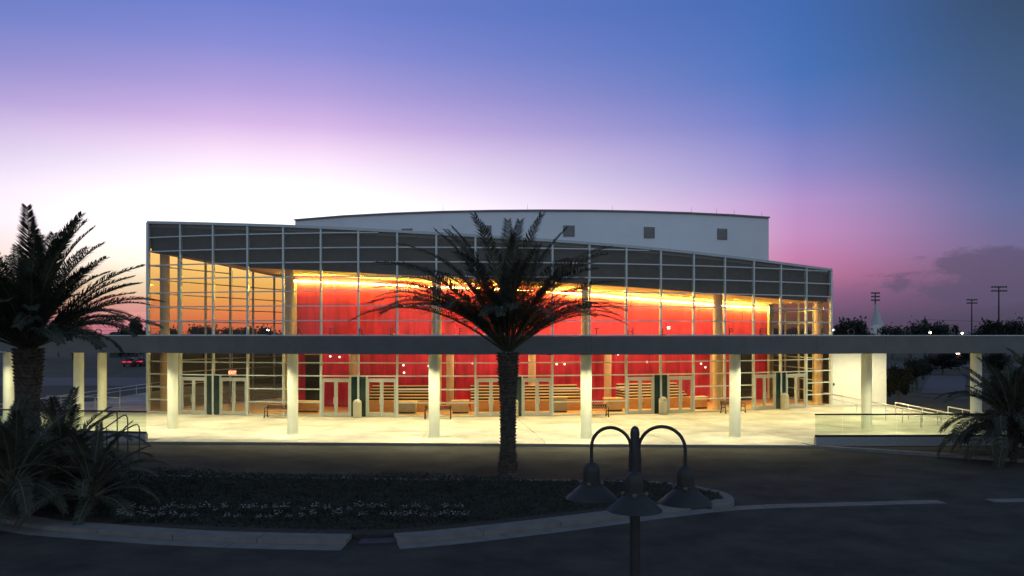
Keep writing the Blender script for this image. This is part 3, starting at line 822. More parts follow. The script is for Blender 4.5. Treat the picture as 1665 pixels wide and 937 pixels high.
# ground cover and flowers in the island
def leaf_mass(n, rx, ry, rz, s, rnd, z0=0.0):
    mb = MB()
    for _ in range(n):
        while True:
            x, y, z = rnd.uniform(-1,1), rnd.uniform(-1,1), rnd.uniform(0,1)
            if x*x+y*y+z*z < 1: break
        c = Vector((x*rx, y*ry, z0+z*rz)); d = Vector((rnd.gauss(0,1), rnd.gauss(0,1), rnd.gauss(.4,.8))).normalized()
        t = d.orthogonal().normalized(); k = s*rnd.uniform(.6,1.3); w = t*k*.35
        mb.add([c-d*k, c-w, c+d*k, c+w], [(0,1,2,3)])
    return mb
rnd = random.Random(3)
gc = MB()
bed2 = [(p.x, p.y) for p in bed]
def inside(x, y):
    c = False; n = len(bed2)
    for i in range(n):
        x1, y1 = bed2[i]; x2, y2 = bed2[i-1]
        if (y1 > y) != (y2 > y) and x < (x2-x1)*(y-y1)/(y2-y1)+x1: c = not c
    return c
cnt = 0
while cnt < 42000:
    y = rnd.uniform(23, 35.5); x = rnd.uniform(-22, 7.6)
    if not inside(x, y) or not inside(x, y-.5): continue
    cnt += 1
    h = .07 + .16*max(0, math.sin(x*.7+1)*math.sin(y*.9)) + (.16 if y > 29.5 and x < 0 else 0)
    c = Vector((x, y, -.03+rnd.random()**.6*h)); d = Vector((rnd.gauss(0,1), rnd.gauss(0,1), rnd.gauss(.7,.6))).normalized()
    t = d.orthogonal().normalized(); k = rnd.uniform(.025,.075); w = t*k*.4
    gc.add([c-d*k, c-w, c+d*k, c+w], [(0,1,2,3)])
structure('ground_cover', gc, M_leaf, kind='stuff')
flw = []
for v in range(3):
    r_ = random.Random(20+v); fm_ = MB()
    for _ in range(15):
        c = Vector((r_.uniform(-.17,.17), r_.uniform(-.12,.12), .30+r_.uniform(-.05,.10)))
        for k in range(4):
            a = k*math.pi/2+r_.random(); d = Vector((math.cos(a), math.sin(a), .35))*.032; t = Vector((-math.sin(a), math.cos(a), 0))*.018
            fm_.add([c, c+d*.6-t, c+d, c+d*.6+t], [(0,1,2,3)])
    lm = leaf_mass(70, .2, .18, .30, .055, r_)
    flw.append((lm.mesh('leaves', M_leaf), fm_.mesh('blossoms', M_flower)))
def flower(p, label, group):
    lm, bm_ = flw[rnd.randrange(3)]
    o = thing('flowering_plant', label, 'flower', (p.x, p.y, -.03), rnd.random()*6, group)
    s = rnd.uniform(.6,1.0); o.scale = (s,s,s)
    link('leaves', lm, o); link('blossoms', bm_, o)
for row, (v0, v1, label) in enumerate(((823,821,'low plant with small white blossoms in the back row of the dark island bed'),(834.5,833,'low plant with small white blossoms in the front row of the dark island bed'))):
    u = 196
    while u < 762:
        if rnd.random() < .84 and not (368 < u < 392 and row == 0):
            flower(gp(u, v0+(v1-v0)*(u-190)/570+rnd.uniform(-1,1), .25), label, 'white flowers in the back row' if row == 0 else 'white flowers in the front row')
        u += rnd.uniform(13, 21)
for u in (562, 611, 749): flower(gp(u, 776, .25), 'small white blossom on the far side of the island near the palm', 'white flowers along the far side of the island')

# ------------------------------------------------------------------ palms
def frond_mesh(Ln, droop, seed, wid=.56, nl=84, lw=.034, curl=0.25):
    r_ = random.Random(seed); st, lf = MB(), MB()
    n = 16; pts = []; ang = 0; p = Vector((0,0,0)); side = r_.uniform(-.25,.25)*Ln*.3
    for i in range(n+1):
        t = i/n; pts.append(Vector((p.x, side*t*t, p.z)))
        a = -droop*(t**1.6); p = p + Vector((math.cos(a),0,math.sin(a)))*(Ln/n)
    st.tube(pts, [.030*(1-.8*i/n)+.006 for i in range(n+1)], 5)
    def pos(t): f_ = t*n; i = min(n-1, int(f_)); return pts[i].lerp(pts[i+1], f_-i), (pts[i+1]-pts[i]).normalized()
    for k in range(nl):
        t = .17 + .83*(k/(nl-1))**.95
        for sd in (-1,1):
            c, d = pos(min(.999, t+r_.uniform(-.004,.004)))
            s_ = (t-.17)/.83
            ln = wid*(.35+.65*math.sin(math.pi*min(1,(s_*.86+.14))**.8))*r_.uniform(.82,1.1)
            if s_ < .1: ln *= .5
            fw = .60+.55*s_; up = r_.uniform(.10,.60)
            S_ = Vector((0,1,0))*sd; U = S_.cross(d)*sd; U = d.cross(S_)*sd if U.z < 0 else U
            dr = (d*fw + S_*1.0 + Vector((0,0,1))*up).normalized()
            m_ = c+dr*ln*.55; e_ = c+(dr*ln)+Vector((0,0,-1))*ln*curl*r_.uniform(.4,1.4)
            w = d.cross(dr).normalized().cross(dr).normalized()*lw*.5
            b = len(lf.v)
            lf.add([c-w*.5, c+w*.5, m_+w, m_-w, e_], [(0,1,2,3),(3,2,4)])
    return st.mesh('stalk', M_rachis), lf.mesh('leaflets', M_frond), lf
def trunk_mesh(h, r0, r1, seed, flare=1.25, sx=0.0):
    r_ = random.Random(seed); mb = MB()
    n = 12; pts = [Vector((sx*(i/n)**2, 0, h*i/n)) for i in range(n+1)]
    rs = [(r0*(1+.35*max(0,.12-i/n)/.12) + (r1-r0)*max(0,(i/n-.55)/.45)) for i in range(n+1)]
    mb.tube([pts[0]-Vector((0,0,.15))]+pts, [rs[0]]+rs, 18)
    rows = int(h/.125); c = 14
    for j in range(rows):                                         # old leaf bases in a spiral of stubs
        for k in range(c):
            a = 2*math.pi*(k+.5*(j%2))/c + r_.uniform(-.06,.06); z = .1+j*h/rows
            f_ = z/h*n; i = min(n-1, int(f_)); cc = pts[i].lerp(pts[i+1], f_-i); rr = rs[i]*.97
            o = Vector((math.cos(a), math.sin(a), 0)); t = Vector((-math.sin(a), math.cos(a), 0)); w = rr*.20
            ex = r_.uniform(.05,.085)*(1.0 if z < h*.72 else 1.5)
            q = cc+o*rr
            A_ = q-t*w; B_ = q+t*w; A_.z = B_.z = z-.05
            T_ = q+o*ex; T1 = T_-t*w*.55; T2 = T_+t*w*.55; T1.z = T2.z = z+.06
            U1 = q-t*w*.4; U2 = q+t*w*.4; U1.z = U2.z = z+.085
            mb.add([A_,B_,T2,T1,U1,U2], [(0,1,2,3),(3,2,5,4),(0,3,4),(1,5,2)])
    return mb.mesh('trunk', M_trunk)
def palm(label, loc, h, r0, r1, fr, nlist, seed, name='palm_tree', cat='palm', group=None, sx=0.0, bias=0.0):
    # nlist: (count, elevation low, elevation high, scale low, scale high, droop class)
    r_ = random.Random(seed); o = thing(name, label, cat, loc, 0, group)
    if h > .3:
        link('trunk', trunk_mesh(h, r0, r1, seed, sx=sx), o)
    ga = 2.39996; k = 0
    for cnt, e0, e1, s0, s1, cls in nlist:
        for _ in range(cnt):
            azm = k*ga + r_.uniform(-.2,.2); k += 1
            e = rad(r_.uniform(e0, e1)); s = r_.uniform(s0, s1)*(1-bias*math.cos(azm)*math.cos(e))
            st, lf, _x = fr[cls][r_.randrange(len(fr[cls]))]
            f_ = link('frond', lf, o, (sx+math.cos(azm)*r1*.35, math.sin(azm)*r1*.35, h-.1+.30*math.sin(max(0, e))), (0,0,0))
            f_.rotation_euler = Matrix.Rotation(azm, 3, 'Z').to_4x4().to_3x3().__matmul__(Matrix.Rotation(-e, 3, 'Y')).__matmul__(Matrix.Rotation(r_.uniform(-.35,.35), 3, 'X')).to_euler()
            f_.scale = (s, s, s)
            link('stalk', st, f_)
    return o
FRD = {'a': [frond_mesh(4.6, rad(38), s) for s in (1,2,3)], 'b': [frond_mesh(5.3, rad(62), s) for s in (4,5,6)], 'c': [frond_mesh(5.5, rad(72), s, curl=.38) for s in (7,8,9)]}
FRL = {'a': [frond_mesh(4.6, rad(40), s, wid=.6, nl=104, lw=.044) for s in (61,62,63)], 'b': [frond_mesh(5.0, rad(60), s, wid=.6, nl=104, lw=.044) for s in (64,65)], 'c': [frond_mesh(4.8, rad(74), s, wid=.6, nl=96, lw=.042, curl=.4) for s in (66,67)]}
p = gp(826, 770, -.03)
palm('tall date palm silhouetted in front of the theatre centre', (p.x, p.y, -.03), 4.75, .285, .41,
     FRD, [(13,64,86,1.05,1.24,'a'),(19,46,68,1.0,1.18,'b'),(22,38,54,.98,1.12,'b'),(17,36,48,.96,1.10,'c')], 12, bias=.13)
p = at(46, 31.5)
palm('large date palm at the left edge against the white sunset', (p.x, p.y, -.03), 4.95, .36, .50,
     FRL, [(20,60,84,.98,1.14,'a'),(24,36,62,.94,1.10,'a'),(24,20,44,.84,1.0,'b'),(18,22,40,.8,.94,'c')], 23)
FRS = {'a': [frond_mesh(2.6, rad(42), s, wid=.40, nl=60, lw=.036) for s in (31,32)], 'b': [frond_mesh(2.8, rad(95), s, wid=.42, nl=60, lw=.036, curl=.4) for s in (33,34)]}
def bush(label, u, D, h, n, seed, sc=1.0, z=-.03):
    p = at(u, D, z)
    return palm(label, tuple(p), h, .16, .2, FRS, [(n//3,50,85,.85*sc,1.05*sc,'a'),(n//3,22,55,.85*sc,1.1*sc,'b'),(n-2*(n//3),2,30,.8*sc,1.05*sc,'b')], seed, 'low_palm', 'palm')
bush('low dark palm at the foot of the large left palm, fronds over the balustrade', 104, 28.5, 1.15, 30, 41, 1.0)
bush('low dark palm at the bottom left corner nearest the road', 20, 26, .9, 33, 42, 1.1)
bush('low dark palm filling the bed between the left palm and the flower rows', 150, 26.5, .5, 27, 43, .9)
bush('low dark palm at the right edge in front of the ramp', 1648, 38, 1.35, 60, 44, 1.25, -.05)
bush('second low dark palm beyond the right edge, behind the first', 1700, 42, 1.7, 44, 45, 1.3, -.1)

# ------------------------------------------------------------------ lamp post in the foreground
def lamp_post():
    bx, by = 1.245, 8.72
    o = thing('lamp_post', 'black lamp post with three hooded lamps on hooked arms in the foreground', 'lamp post', (bx,by,-.15))
    part('post', MB().lathe([(.16,-.0),(.16,.25),(.11,.32),(.085,.9),(.062,1.4),(.053,3.2),(.05,4.35)], 20, (bx,by,-.15)), M_black, o, smooth=True)
    part('finial', MB().lathe([(.05,4.20),(.047,4.50),(.038,4.54),(.02,4.56),(.0,4.565)], 16, (bx,by,0)), M_black, o, smooth=True)
    part('collar', MB().lathe([(.058,3.75),(.066,3.77),(.066,3.85),(.058,3.87)], 18, (bx,by,0)), M_black, o, smooth=True)
    for (dx, dy, lab) in ((-.425,.15,0), (.49,-.10,0), (-.07,-.46,0)):
        L_ = math.hypot(dx, dy); d = Vector((dx/L_, dy/L_, 0)); r_ = L_/2-.02
        pts = [Vector((bx,by,4.05))+d*.045, Vector((bx,by,4.22))+d*.05]
        for k in range(0, 17):
            a = math.pi-math.pi*k/16; pts.append(Vector((bx,by,4.335)) + d*(L_/2+.02+r_*math.cos(a)) + Vector((0,0,r_*math.sin(a))))
        pts.append(Vector((bx,by,4.15))+d*L_)
        part('arm', MB().tube(pts, .0175, 10), M_black, o, smooth=True)
        c = (bx+d.x*L_, by+d.y*L_, 4.0)
        hd = part('lamp_head', MB().lathe([(.0,.178),(.022,.176),(.05,.168),(.074,.145),(.087,.11),(.09,.07),(.088,-.02),(.095,-.03),(.095,-.05),(.08,-.06)], 24, c), M_black, o, smooth=True)
        part('shade', MB().lathe([(.085,-.035),(.10,-.045),(.262,-.185),(.268,-.195),(.262,-.197),(.10,-.058),(.085,-.05)], 36, c), M_black, o, smooth=True)
        for k in range(4):
            a = math.atan2(d.y, d.x)+k*math.pi/2
            q = Vector((c[0]+.108*math.cos(a), c[1]+.108*math.sin(a), c[2]-.038))
            part('clip', MB().lathe([(.0,.022),(.02,.018),(.024,0),(.02,-.018),(0,-.022)], 8, q), mat('weathered_clip', (.12,.085,.075), .5, .3), o)
        part('lens', MB().lathe([(.0,-.15),(.04,-.14),(.06,-.10),(.065,-.06)], 16, c), mat('dull_lens', (.5,.48,.42), .3), o, smooth=True)
lamp_post()

# ------------------------------------------------------------------ benches and bins
def bench(loc, rz, label):
    o = thing('park_bench', label, 'bench', loc, rz, 'benches along the glass front')
    for sx in (-.82,.82):
        e = MB(); w = .05
        e.tube([(sx,-.30,0),(sx,-.26,.20),(sx,-.24,.42),(sx,.18,.42),(sx,.24,.2),(sx,.30,0)], .034, 6)
        e.tube([(sx,.18,.42),(sx,.24,.62),(sx,.30,.86)], .034, 6)
        e.tube([(sx,.25,.64),(sx,-.02,.66),(sx,-.24,.64),(sx,-.29,.58),(sx,-.25,.53),(sx,-.24,.42)], .022, 6)
        e.tube([(sx,-.20,.06),(sx,0,.22),(sx,.2,.06)], .016, 6)
        e.tube([(sx,-.30,.012),(sx,-.36,.012)], .024, 6); e.tube([(sx,.30,.012),(sx,.36,.012)], .024, 6)
        part('end_frame', e, M_iron, o, world=False)
    for k in range(5): part('seat_slat', MB().box(-.84,.84,-.235+k*.085,-.165+k*.085,.435,.465), M_slat, o, world=False)
    part('back_slat', MB().box(-.84,.84,.265,.29,.80,.87), M_slat, o, world=False)
    part('back_slat', MB().box(-.84,.84,.20,.225,.50,.57), M_slat, o, world=False)
    lat = MB()
    for k in range(14):
        x = -.80+k*.115
        lat.bar((x,.222,.57),(x+.115,.262,.80),.045,.016,(0,-1,0)); lat.bar((x+.115,.215,.57),(x,.255,.80),.045,.016,(0,-1,0))
    part('lattice', lat, M_iron, o, world=False)
    return o
def by_glass(px, d): t = ang_at(px, R+d); p = arc(t, R+d); return (p.x, p.y, 0), t
l_, r_z = by_glass(452, 1.35); b0 = bench(l_, r_z, 'bench with lattice back left of the second canopy column from the left')
for px, lab in ((712,'bench mostly hidden behind the canopy column left of the palm trunk'), (968,'bench beside the canopy column right of the palm trunk'), (1192,'bench behind the canopy column between the two right doors')):
    l_, r_z = by_glass(px, 1.35); copy_tree(b0, l_, r_z, lab, 'benches along the glass front')
l_, r_z = by_glass(581, .75)
bn = thing('litter_bin', 'rounded pale concrete litter bin between the doors left of the palm', 'litter bin', l_, r_z, 'concrete bins between the doors')
part('body', MB().lathe([(.27,0),(.28,.03),(.28,.90),(.265,.915)], 28), M_bin, bn, world=False, smooth=True)
part('lid', MB().lathe([(.275,.92),(.285,.94),(.275,1.02),(.23,1.12),(.14,1.19),(.0,1.21)], 28), M_bin, bn, world=False, smooth=True)
part('flap', MB().box(-.11,.11,-.285,-.24,.97,1.07), M_bin, bn, world=False)
for px, lab in ((1078,'rounded pale concrete litter bin between the doors right of the palm'), (1276,'rounded pale concrete litter bin between the rightmost doors'), (836,'rounded pale concrete litter bin hidden behind the palm trunk')):
    l_, r_z = by_glass(px, .75); copy_tree(bn, l_, r_z, lab, 'concrete bins between the doors')

# lobby furniture: counters and an exit sign
def counter(px0, px1, r, h, label, m):
    a, b = ang_at(px0, R-r), ang_at(px1, R-r); c = arc((a+b)/2, R-r)
    o = thing('lobby_counter', label, 'counter', (c.x, c.y, .012))
    part('front', sector(MB(), a, b, R-r, R-r-.6, .012, h-.08, 3), m, o)
    part('top', sector(MB(), a-.001, b+.001, R-r+.05, R-r-.65, h-.078, h, 3), M_tread, o)
    part('kick_board', sector(MB(), a+.001, b-.001, R-r+.03, R-r-.1, .014, .12, 3), M_dark, o)
counter(482, 518, 2.6, .8, 'low wooden counter inside the lobby left of the stairs', M_wood)
counter(648, 676, 2.2, .85, 'low grey counter in the lobby behind the second column', mat('grey_laminate', (.36,.33,.26), .5))
counter(735, 762, 2.2, .9, 'low tan counter in the lobby just left of the palm trunk', M_tan)
counter(900, 922, 2.2, 1.1, 'tan lobby counter right of the palm trunk', mat('grey_laminate', (.36,.33,.26), .5))
counter(986, 1012, 2.2, .95, 'tan lobby counter beside the bench right of the palm', M_tan)
counter(1130, 1150, 2.2, .9, 'short wooden lobby counter right of the stairs', M_wood)
ex = at(378, 60.0); EX = thing('exit_sign', 'small lit orange red exit sign hanging inside the left doors', 'sign', (ex.x, ex.y, 2.6))
part('box', MB().box(ex.x-.26, ex.x+.26, ex.y-.04, ex.y+.04, 2.62, 2.96), emit('exit_face', (1,.16,.04), 1.6), EX)
part('hanger', MB().tube([(ex.x,ex.y,2.97),(ex.x,ex.y,9.9)], .015, 6), M_steel, EX)
cu = bpy.data.curves.new('lettering', 'FONT'); cu.body = 'EXIT'; cu.size = .26; cu.extrude = .004; cu.align_x = 'CENTER'
to = bpy.data.objects.new('tmp', cu); COL.objects.link(to); bpy.context.view_layer.update()
me = bpy.data.meshes.new_from_object(to); bpy.data.objects.remove(to); me.materials.clear(); me.materials.append(emit('exit_letters', (1,.8,.6), 2.2))
link('lettering', me, EX, (0, -.05, .10), (rad(90),0,0))

# ------------------------------------------------------------------ dark railings at the left
for k, (u0, v0, u1, v1) in enumerate(((122,716,190,668),(140,718,207,675),(158,722,226,690))):
    D = 41.5-k*1.3; a, b = at(u0, D), at(u1, D); za, zb_ = zat(v0, D), zat(v1, D)
    o = thing('stair_rail', ('dark hooked stair rail behind the left palm fronds, furthest of three','dark hooked stair rail behind the left palm fronds, middle of three','dark hooked stair rail behind the left palm fronds, nearest of three')[k], 'handrail', (b.x, b.y, -.15))
    part('rail', MB().tube([(a.x,D,za-.5),(a.x,D,za),(b.x-.25,D,zb_-.05),(b.x-.08,D,zb_),(b.x,D,zb_-.10),(b.x+.02,D,zb_-.3),(b.x+.02,D,-.15)], .03, 8), M_black, o, smooth=True)
    m_ = (a+b)/2; part('post', MB().tube([(m_.x,D,-.15),(m_.x,D,(za+zb_)/2)], .025, 8), M_black, o)

# ------------------------------------------------------------------ far right and left landscape
def tree_meshes(seed, h, w, n=3600, kind='round'):
    r_ = random.Random(seed); tk, lf = MB(), MB()
    tk.tube([(0,0,-.3),(.03*w,0,h*.25),(-.02*w,.02*w,h*.5),(0,0,h*.8)], [h*.035,h*.028,h*.02,h*.006], 8)
    cl_ = []
    for k in range(16 if kind == 'round' else 14):
        a = r_.uniform(0, 6.283)
        if kind == 'round':
            z = h*r_.uniform(.38,.9); rr = w*.5*r_.uniform(.25,.85)*(1.15-abs(z/h-.55)*1.1)
        else:
            z = h*(.2+.75*k/14); rr = w*.42*(1-k/14.5)*r_.uniform(.5,1.1)
        c = Vector((math.cos(a)*rr, math.sin(a)*rr, z)); cl_.append((c, w*r_.uniform(.12,.22)*(1 if kind == 'round' else .75)))
        tk.tube([(0,0,z*.62), (c.x*.5,c.y*.5,z*.85), tuple(c)], [h*.012,h*.008,h*.003], 5)
    for _ in range(n):
        c, s = cl_[r_.randrange(len(cl_))]
        d = Vector((r_.gauss(0,1), r_.gauss(0,1), r_.gauss(0,.75)))*s*.46
        p_ = c+d; u = Vector((r_.gauss(0,1), r_.gauss(0,1), r_.gauss(0,1))).normalized(); t = u.orthogonal().normalized()
        k = w*.035*r_.uniform(.6,1.5); lf.add([p_-u*k, p_-t*k*.5, p_+u*k, p_+t*k*.5], [(0,1,2,3)])
    return tk.mesh('trunk', M_bark), lf.mesh('crown', M_leaf if kind == 'round' else M_leaf2)
TM = [tree_meshes(s, 1.0, 1.25) for s in (51,52,53)] + [tree_meshes(54, 1.0, .5, 2200, 'conifer')]
def tree(u, D, vtop, wpx, label, kind=0, group=None, name='tree'):
    h = zat(vtop, D)+.24; w = wpx*D/F; p = at(u, D, -.24)
    o = thing(name, label, 'tree', tuple(p), random.random()*6, group)
    tk, lf = TM[kind]; ws = w/(1.25 if kind < 3 else .5)
    link('trunk', tk, o, scale=(ws,ws,h)); link('crown', lf, o, scale=(ws,ws,h))
    return o
tree(1386,150,521,58,'dark bushy tree just left of the white tent peak',0)
tree(1365,170,534,26,'low dark tree beside the right corner of the glass front',1)
tree(1402,160,527,34,'dark tree touching the left side of the tent peak',2)
tree(1450,190,532,44,'low dark tree right of the tent peak',1)
tree(1482,200,528,44,'dark tree in the skyline left of the pointed conifer',2)
tree(1505,205,516,26,'pointed dark conifer rising above the skyline on the right',3,name='conifer')
tree(1512,180,525,60,'broad dark tree under the pointed conifer',0)
tree(1540,210,530,40,'low dark tree between the conifer and the first floodlight mast',1)
tree(1592,190,535,46,'low dark tree at the foot of the first floodlight mast',2)
tree(1628,170,522,64,'large dark tree at the foot of the second floodlight mast',0)
tree(1664,180,531,46,'dark tree at the right end of the skyline',1)
tree(1617,110,570,52,'dark tree with a visible trunk under the canopy at the right end',2)
for u, D, v, w, k, lab in ((1462,70,598,46,1,'dark shrubby tree under the canopy beside the white wall'),(1490,88,586,52,0,'dark tree under the canopy left of the grey paved lot'),(1532,120,571,60,2,'dark tree behind the grey paved lot'),(1645,62,612,70,0,'dark bushy tree behind the low palm at the right edge'),(1560,132,574,44,1,'dark tree beside the traffic light under the canopy')):
    tree(u, D, v, w, lab, k)
tree(219,150,519,27,'round topped dark tree just left of the glass front',0)
tree(205,160,534,24,'low dark bush left of the round topped tree by the glass front',1)
tree(234,170,532,26,'low dark bush touching the left corner of the glass front',2)
for u, D, v, w, k, lab in ((330,210,531,60,0,'dark tree seen through the left glass corner, first from left'),(392,230,534,70,1,'dark tree seen through the left glass corner, middle'),(440,220,532,56,2,'dark tree seen through the left glass corner, by the red wall'),(272,200,533,50,2,'low dark tree seen through the leftmost glass panes'),
        (1262,240,533,50,0,'dark tree seen through the right glass corner, by the red wall'),(1300,230,535,50,1,'dark tree seen through the right glass corner, nearest the corner'),
        (118,190,536,46,1,'low dark tree on the horizon behind the left palm'),(62,200,532,60,0,'dark tree on the horizon behind the left palm trunk'),(8,180,533,50,2,'dark tree on the horizon at the left edge')):
    tree(u, D, v, w, lab, k)
# paved lots and a road far right, road far left
structure('parking_lot', MB().add([tuple(gp(1496,640,-.2)), tuple(gp(1568,640,-.2)), tuple(gp(1572,611,-.2)), tuple(gp(1512,611,-.2))], [(0,1,2,3)]), mat('pale_paving', (.09,.09,.095), .85, var=.1, scale=.3))
structure('far_road', MB().add([(45,140,-.2),(260,140,-.2),(260,160,-.2),(45,160,-.2)], [(0,1,2,3)]), mat('pale_paving', (.14,.14,.15)))
structure('side_road', MB().add([(-160,94,-.2),(-36,94,-.2),(-36,112,-.2),(-160,112,-.2)], [(0,1,2,3)]), mat('pale_paving', (.14,.14,.15)))

# floodlight masts
def mast(u, D, v_top, wpx, rows, label):
    p = at(u, D, -.24); o = thing('floodlight_mast', label, 'floodlight', tuple(p), 0, 'stadium floodlight masts')
    zt = zat(v_top, D); part('pole', MB().tube([(p.x,D,-.24),(p.x,D,zt)], [.36,.2], 10), M_black, o)
    hw = wpx*D/F/2
    for k in range(rows):
        z = zt-.3-k*1.35; part('crossarm', MB().bar((p.x-hw,D,z),(p.x+hw,D,z),.16,.16), M_black, o)
        for j in range(6):
            x = p.x-hw+2*hw*(j+.5)/6
            part('floodlight', MB().lathe([(.12,-.10),(.36,.18),(.40,.5),(.36,.52)], 10, (x,D-.35,z-.1)), mat('lamp_housing', (.22,.22,.22), .4, .5), o)
mast(1423,330,476,14,3,'floodlight mast standing behind the white tent peak')
mast(1580,360,487,18,2,'floodlight mast left of the tallest one on the right')
mast(1624,300,466,27,2,'tallest floodlight mast near the right edge')
# tent with a pointed peak
D = 260; p = at(1424, D, -.24); T_ = thing('pointed_tent', 'pale tensile tent with a tall pointed peak in the distance', 'tent', tuple(p))
tm = MB(); n = 16; zt = zat(491, D); prf = [(0.08,1.0),(.35,.95),(.8,.82),(1.5,.62),(2.5,.38),(3.9,.18),(6.2,0)]
for i, (r_, f_) in enumerate(prf):
    for k in range(n):
        a = 2*math.pi*k/n; sq = 1+.10*math.cos(4*a)
        rr = r_*sq*(1.0 if math.cos(a) > 0 else .62); tm.v.append((p.x+rr*math.cos(a), D+r_*sq*math.sin(a), 2.5+(zt-2.5)*f_))
for i in range(len(prf)-1):
    for k in range(n): tm.f.append((i*n+k, i*n+(k+1)%n, (i+1)*n+(k+1)%n, (i+1)*n+k))
part('canopy', tm, M_tent, T_, smooth=True)
part('mast', MB().tube([(p.x-.3,D,-.24),(p.x-.1,D,zt+.5)], .16, 8), M_black, T_)
for sx, sy in ((-3.6,-5),(6,-4),(-3.6,5),(6,5)): part('tent_post', MB().tube([(p.x+sx,D+sy,-.24),(p.x+sx,D+sy,2.8)], .1, 6), M_black, T_)
q = at(1428, 200); PB = thing('pump_house', 'small white gabled hut with one dark opening below the tent', 'hut', (q.x, q.y, -.24))
part('wall', MB().box(q.x-1.0,q.x+1.0,200,202,-.24,zat(533,200)), M_stucco, PB)
part('roof', MB().add([(q.x-1.1,199.9,zat(533,200)),(q.x+1.1,199.9,zat(533,200)),(q.x,199.9,zat(528,200)),(q.x-1.1,202.1,zat(533,200)),(q.x+1.1,202.1,zat(533,200)),(q.x,202.1,zat(528,200))],[(0,1,2),(3,5,4),(0,2,5,3),(1,4,5,2),(0,3,4,1)]), M_stucco, PB)
part('opening', MB().box(q.x-.3,q.x+.3,199.93,200.02,zat(541,200),zat(536.5,200)), M_dark, PB)
# street lamps in the distance
def street_lamp(u, D, v, label, r=.22, s=9.0, col=(1,.93,.78), group='distant street lamps'):
    p = at(u, D, -.24); z = zat(v, D); o = thing('street_lamp', label, 'street lamp', tuple(p), 0, group)
    part('pole', MB().tube([(p.x,D+.3,-.24),(p.x,D+.3,z+.45),(p.x,D-.1,z+.5)], .09, 8), M_black, o)
    part('globe', MB().lathe([(r*math.sin(math.pi*k/8), -r*math.cos(math.pi*k/8)) for k in range(9)], 14, (p.x,D-.1,z)), emit('lamp_glow_%d' % int(s*10), col, s), o, smooth=True)
    part('cap', MB().lathe([(r*.55,r*.9),(r*.3,r*1.4),(0,r*1.5)], 12, (p.x,D-.1,z)), M_black, o)
street_lamp(1512,165,541,'lit street lamp under the pointed conifer')
street_lamp(1564,170,542,'lit street lamp left of the first floodlight mast foot', .2)
street_lamp(1651,180,542,'lit street lamp at the far right of the skyline', .15)
street_lamp(1355,200,536.5,'lit street lamp just beyond the right corner of the glass front', .24)
street_lamp(1394,175,539,'yellowish lit street lamp behind the tree beside the tent', .22, 5.0, (.9,1,.4))
# two globe lamps behind the viewpoint that the glass mirrors
def mirror_lamp(px, v, extra, label):
    i = max(k for k in range(20) if MPX[k] <= px); a, b = P[i], P[i+1]; d = (b-a).normalized(); n = Vector((d.y,-d.x,0))
    ray = Vector(((px-832.5)/F, 1, (H0-v)/F)); o_ = Vector((0,0,EYE)); t = (a-o_).dot(n)/ray.dot(n); h = o_+ray*t
    rr = ray-n*2*ray.dot(n); q = h+rr*extra
    o = thing('street_lamp', label, 'street lamp', (q.x, q.y, -.2), 0, 'globe lamps mirrored in the glass')
    part('pole', MB().tube([(q.x,q.y,-.2),(q.x,q.y,q.z-.2)], .07, 8), M_black, o)
    part('globe', MB().lathe([(.26*math.sin(math.pi*k/10), -.26*math.cos(math.pi*k/10)) for k in range(11)], 18, tuple(q)), emit('mirror_globe', (1,.92,.75), 90.0), o, smooth=True)
    part('cap', MB().lathe([(.12,.25),(.06,.33),(0,.35)], 12, tuple(q)), M_black, o)
mirror_lamp(1087, 533, 66, 'white globe street lamp mirrored in the glass right of the palm')
mirror_lamp(436, 537, 72, 'white globe street lamp mirrored in the left glass above the canopy')
# traffic light glowing under the canopy at the right
D = 135; p = at(1556, D, -.24); TL = thing('traffic_light', 'traffic light glowing red and white under the canopy at the right', 'traffic light', tuple(p))
part('pole', MB().tube([(p.x,D,-.24),(p.x,D,2.9)], .08, 8), M_black, TL)
part('housing', MB().box(p.x-.25,p.x+.25,D-.2,D+.2,1.1,2.75), M_black, TL)
part('lens', MB().lathe([(.0,-.28),(.2,-.2),(.28,0),(.2,.2),(0,.28)], 12, (p.x,D-.25,zat(574.5,D))), emit('white_lens', (1,.95,.85), 14), TL)
part('lens', MB().lathe([(.0,-.4),(.3,-.25),(.4,0),(.3,.25),(0,.4)], 12, (p.x+.1,D-.25,zat(579,D))), emit('red_lens', (1,.22,.08), 5), TL)
# wires and poles
def wire(name, label, a, b, ends):
    o = thing(name, label, 'utility pole', (a.x, a.y, -.24))
    for c in (a, b):
        part('pole', MB().tube([(c.x,c.y,-.24),(c.x,c.y,c.z+.8)], [.17,.12], 8), M_bark, o)
        part('crossarm', MB().bar((c.x-.2,c.y-1,c.z),(c.x+.2,c.y+1,c.z),.12,.14), M_bark, o)
    pts = []
    for k in range(13):
        t = k/12; q = a.lerp(b, t); q.z -= 1.2*4*t*(1-t)*.4; pts.append(q)
    part('wire', MB().tube(pts, .035, 5), M_black, o)
    if ends: part('wire', MB().tube([q+Vector((0,0,-ends)) for q in pts], .035, 5), M_black, o)
D = 215
wire('utility_line', 'thin overhead wire on poles above the trees at the right', at(1504,D,zat(519.5,D)), at(1720,D,zat(519.5,D)), 0)
wire('utility_line', 'thin overhead wires on poles at the left of the theatre', at(95,D,zat(530,D)), at(262,D,zat(528,D)), .85)
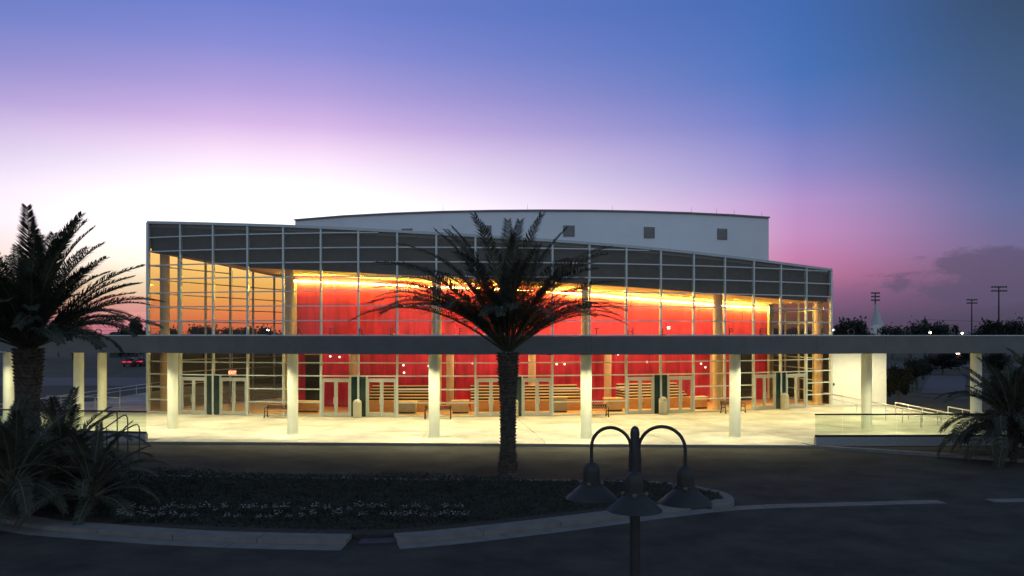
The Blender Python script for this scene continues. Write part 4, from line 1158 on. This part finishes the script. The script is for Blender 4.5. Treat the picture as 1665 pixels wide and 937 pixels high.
# low far building at the left skyline
D = 210; a, b = at(178,D), at(198,D); LB = thing('low_building', 'low flat dark building with rooftop vent on the left skyline', 'building', ((a.x+b.x)/2,D,-.24))
part('wall', MB().box(a.x,b.x,D,D+9,-.24,zat(541,D)), M_bulk, LB); part('roof', MB().box(a.x+.6,b.x-.3,D-.2,D+8,zat(541,D),zat(539.8,D)), M_bulk, LB)
part('rooftop_vent', MB().box((a.x+b.x)/2,(a.x+b.x)/2+.35,D+1,D+1.4,zat(540,D),zat(535.3,D)), M_bulk, LB)
# two parked cars far left
def car(u, D, label):
    p = at(u, D, -.2); o = thing('parked_car', label, 'car', tuple(p), 0, 'cars parked beyond the left walkway')
    bd = MB(); prof_ = [(-2.1,.35),(-2.1,.85),(-1.9,.98),(-1.3,1.02),(-.7,1.42),(.7,1.45),(1.4,1.02),(2.05,.9),(2.1,.35)]
    n = len(prof_)
    for sx, k in ((-.85,1),(.85,1)):
        for y, z in prof_: bd.v.append((sx*(.8 if z > 1.2 else 1), y, z))
    bd.f.append(tuple(range(n))); bd.f.append(tuple(range(n, 2*n))[::-1])
    for i in range(n): j = (i+1) % n; bd.f.append((i, n+i, n+j, j))
    part('body', bd, mat('car_paint', (.05,.055,.06), .3, .3), o, world=False)
    part('rear_window', MB().hexa([(-.62,-1.25,1.06),(.62,-1.25,1.06),(.62,-1.2,1.06),(-.62,-1.2,1.06),(-.55,-.80,1.38),(.55,-.80,1.38),(.55,-.75,1.38),(-.55,-.75,1.38)]), M_green, o, world=False)
    for sx in (-.45,.45): part('tail_light', MB().box(sx-.33,sx+.33,-2.14,-2.09,.76,.93), emit('tail_lamp', (1,.03,.06), 1.3), o, world=False)
    for sx in (-.8,.8):
        for y in (-1.3,1.3):
            w = MB(); w.tube([(sx-.1,y,.32),(sx+.1,y,.32)], .32, 14); part('wheel', w, M_black, o, world=False)
car(215,150,'dark parked car with red tail lights, left one beyond the left walkway')
car(233,152,'dark parked car with red tail lights, right one by the glass corner')
